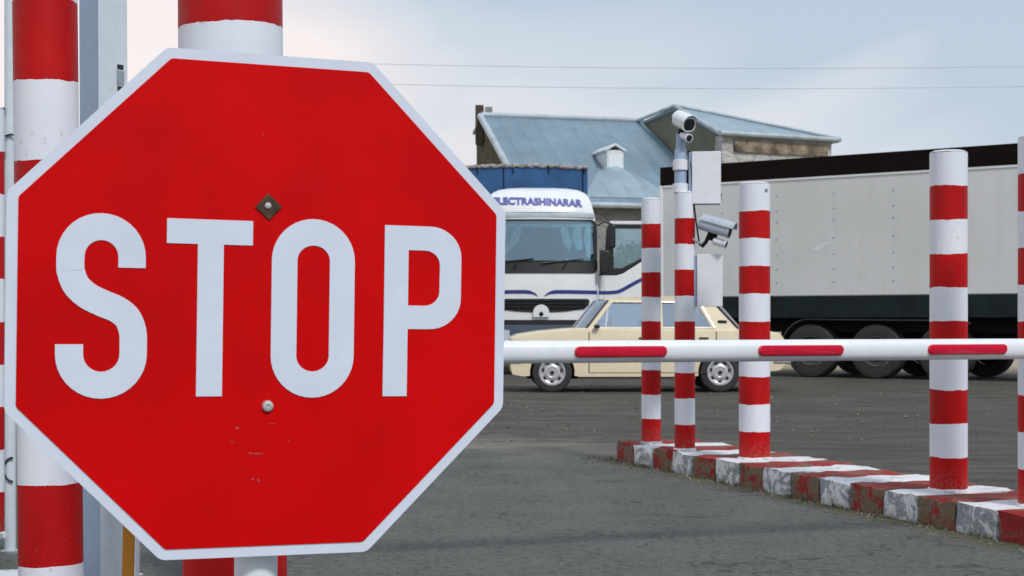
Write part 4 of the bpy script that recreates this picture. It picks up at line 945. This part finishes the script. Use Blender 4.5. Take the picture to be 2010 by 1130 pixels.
beam('rake_trim', 'trimw', AP_ + on * .12 + Vector((0, 0, .02)), CA + on * .14 + o1 + Vector((0, 0, .02)), .06, wing)
beam('rake_trim', 'trimw', AP_ + on * .12 + Vector((0, 0, .02)), LV + on * .14 + Vector((0, 0, .02)), .06, wing)
wpoly('wing_end_wall', 'weathered', [S3(Vector((CR.x - .03, CR.y, zb0))), S3(Vector((BK.x, BK.y, zb0))), S3(BK + Vector((0, 0, -.05))), S3(CR + Vector((-.03, 0, -.05)))], .3, (1, .3, 0))

# ------------------------------------------------------------ bushes between the cab and the building
def leaf_mat():
    t = NT('dark_green_leaves'); v = t.coord('World'); n = t.noise(v, 3, 4)
    return t.fin(t.mix(t.ramp(n, .3, .7), (.015, .05, .02), (.06, .12, .04)), .8, spec=.2)
M['leaf'] = leaf_mat(); M['bark'] = paint('grey_brown_bark', (.11, .085, .06), .9, .3, 12)
def shrub(x, y, rx, h, label, n=1500):
    t = thing('bush', label, 'bush', (x, y, 0), 0, 'bushes between the cab and the building'); r = random.Random(int(x * 77)); b = B()
    cl = [(r.uniform(-.7, .7) * rx, r.uniform(-.6, .6) * rx, h * r.uniform(.35, .85), r.uniform(.3, .5) * rx) for k in range(12)]
    for k in range(n):
        c = cl[k % 12]; d = Vector((r.gauss(0, 1), r.gauss(0, 1), r.gauss(0, 1))).normalized() * c[3] * r.uniform(.6, 1.05); p = Vector(c[:3]) + d
        if p.z < .03: p.z = .05
        m = Matrix.Translation(p) @ Euler((r.random() * 6, r.random() * 6, r.random() * 6)).to_matrix().to_4x4(); s_ = r.uniform(.05, .12)
        b.face([b.b.verts.new(m @ Vector(q)) for q in ((-s_, 0, 0), (0, -s_ * .5, 0), (s_, 0, 0), (0, s_ * .5, .01))])
    b.build('foliage', 'leaf', t, smooth=False)
    b = B()
    for k in range(5): a = k * 1.3; b.tube([(0, 0, 0), (.2 * cos(a) * rx, .2 * sin(a) * rx, h * .3), (.5 * cos(a) * rx, .5 * sin(a) * rx, h * .7)], [.05, .035, .015], 6)
    b.build('stem', 'bark', t)
shrub(2.75, 37.5, 1.2, 3.0, 'dark green bush seen through the open cab door window', 4000)
shrub(1.95, 38.6, .6, 2.4, 'smaller dark green bush showing in the gap beside the cab mirror', 2000)

# ------------------------------------------------------------ overhead line behind everything
M['wire'] = paint('grey_wire', (.50, .50, .52), .6, .1, 1)
M['wood'] = paint('weathered_pole_timber', (.20, .16, .12), .9, .3, 3)
PA, PB = (-10.5, 70.0), (31.0, 70.0)
for (x_, y_), lb in ((PA, 'timber utility pole hidden behind the stop sign'), (PB, 'timber utility pole beyond the right edge of the photo')):
    t = thing('utility_pole', lb, 'utility pole', (x_, y_, 0), 0, 'utility poles carrying the overhead wires')
    b = B(); b.lathe([(.16, 0), (.13, 6), (.10, 13.0)], 14); b.build('shaft', 'wood', t)
    for zz in (12.75, 11.85):
        b = B(); b.box(-.07, .07, -.5, .1, zz - .06, zz + .02); b.build('crossarm', 'wood', t)
        b = B(); b.lathe([(.04, zz + .02), (.05, zz + .06), (.02, zz + .12)], 10, Matrix.Translation((0, -.4, 0))); b.build('insulator', 'white', t)
for zA, zB, sag, lb in ((12.87, 12.80, .28, 'upper thin overhead wire crossing the sky'), (11.97, 11.90, .30, 'lower thin overhead wire crossing the sky')):
    b = B(); P = []
    for k in range(41):
        u = k / 40; P.append((PA[0] + (PB[0] - PA[0]) * u, PA[1] - .4, zA + (zB - zA) * u - 4 * sag * u * (1 - u)))
    b.tube(P, .012, 6); tag(b.build('overhead_wire', 'wire'), lb, 'wire', 'overhead wires')
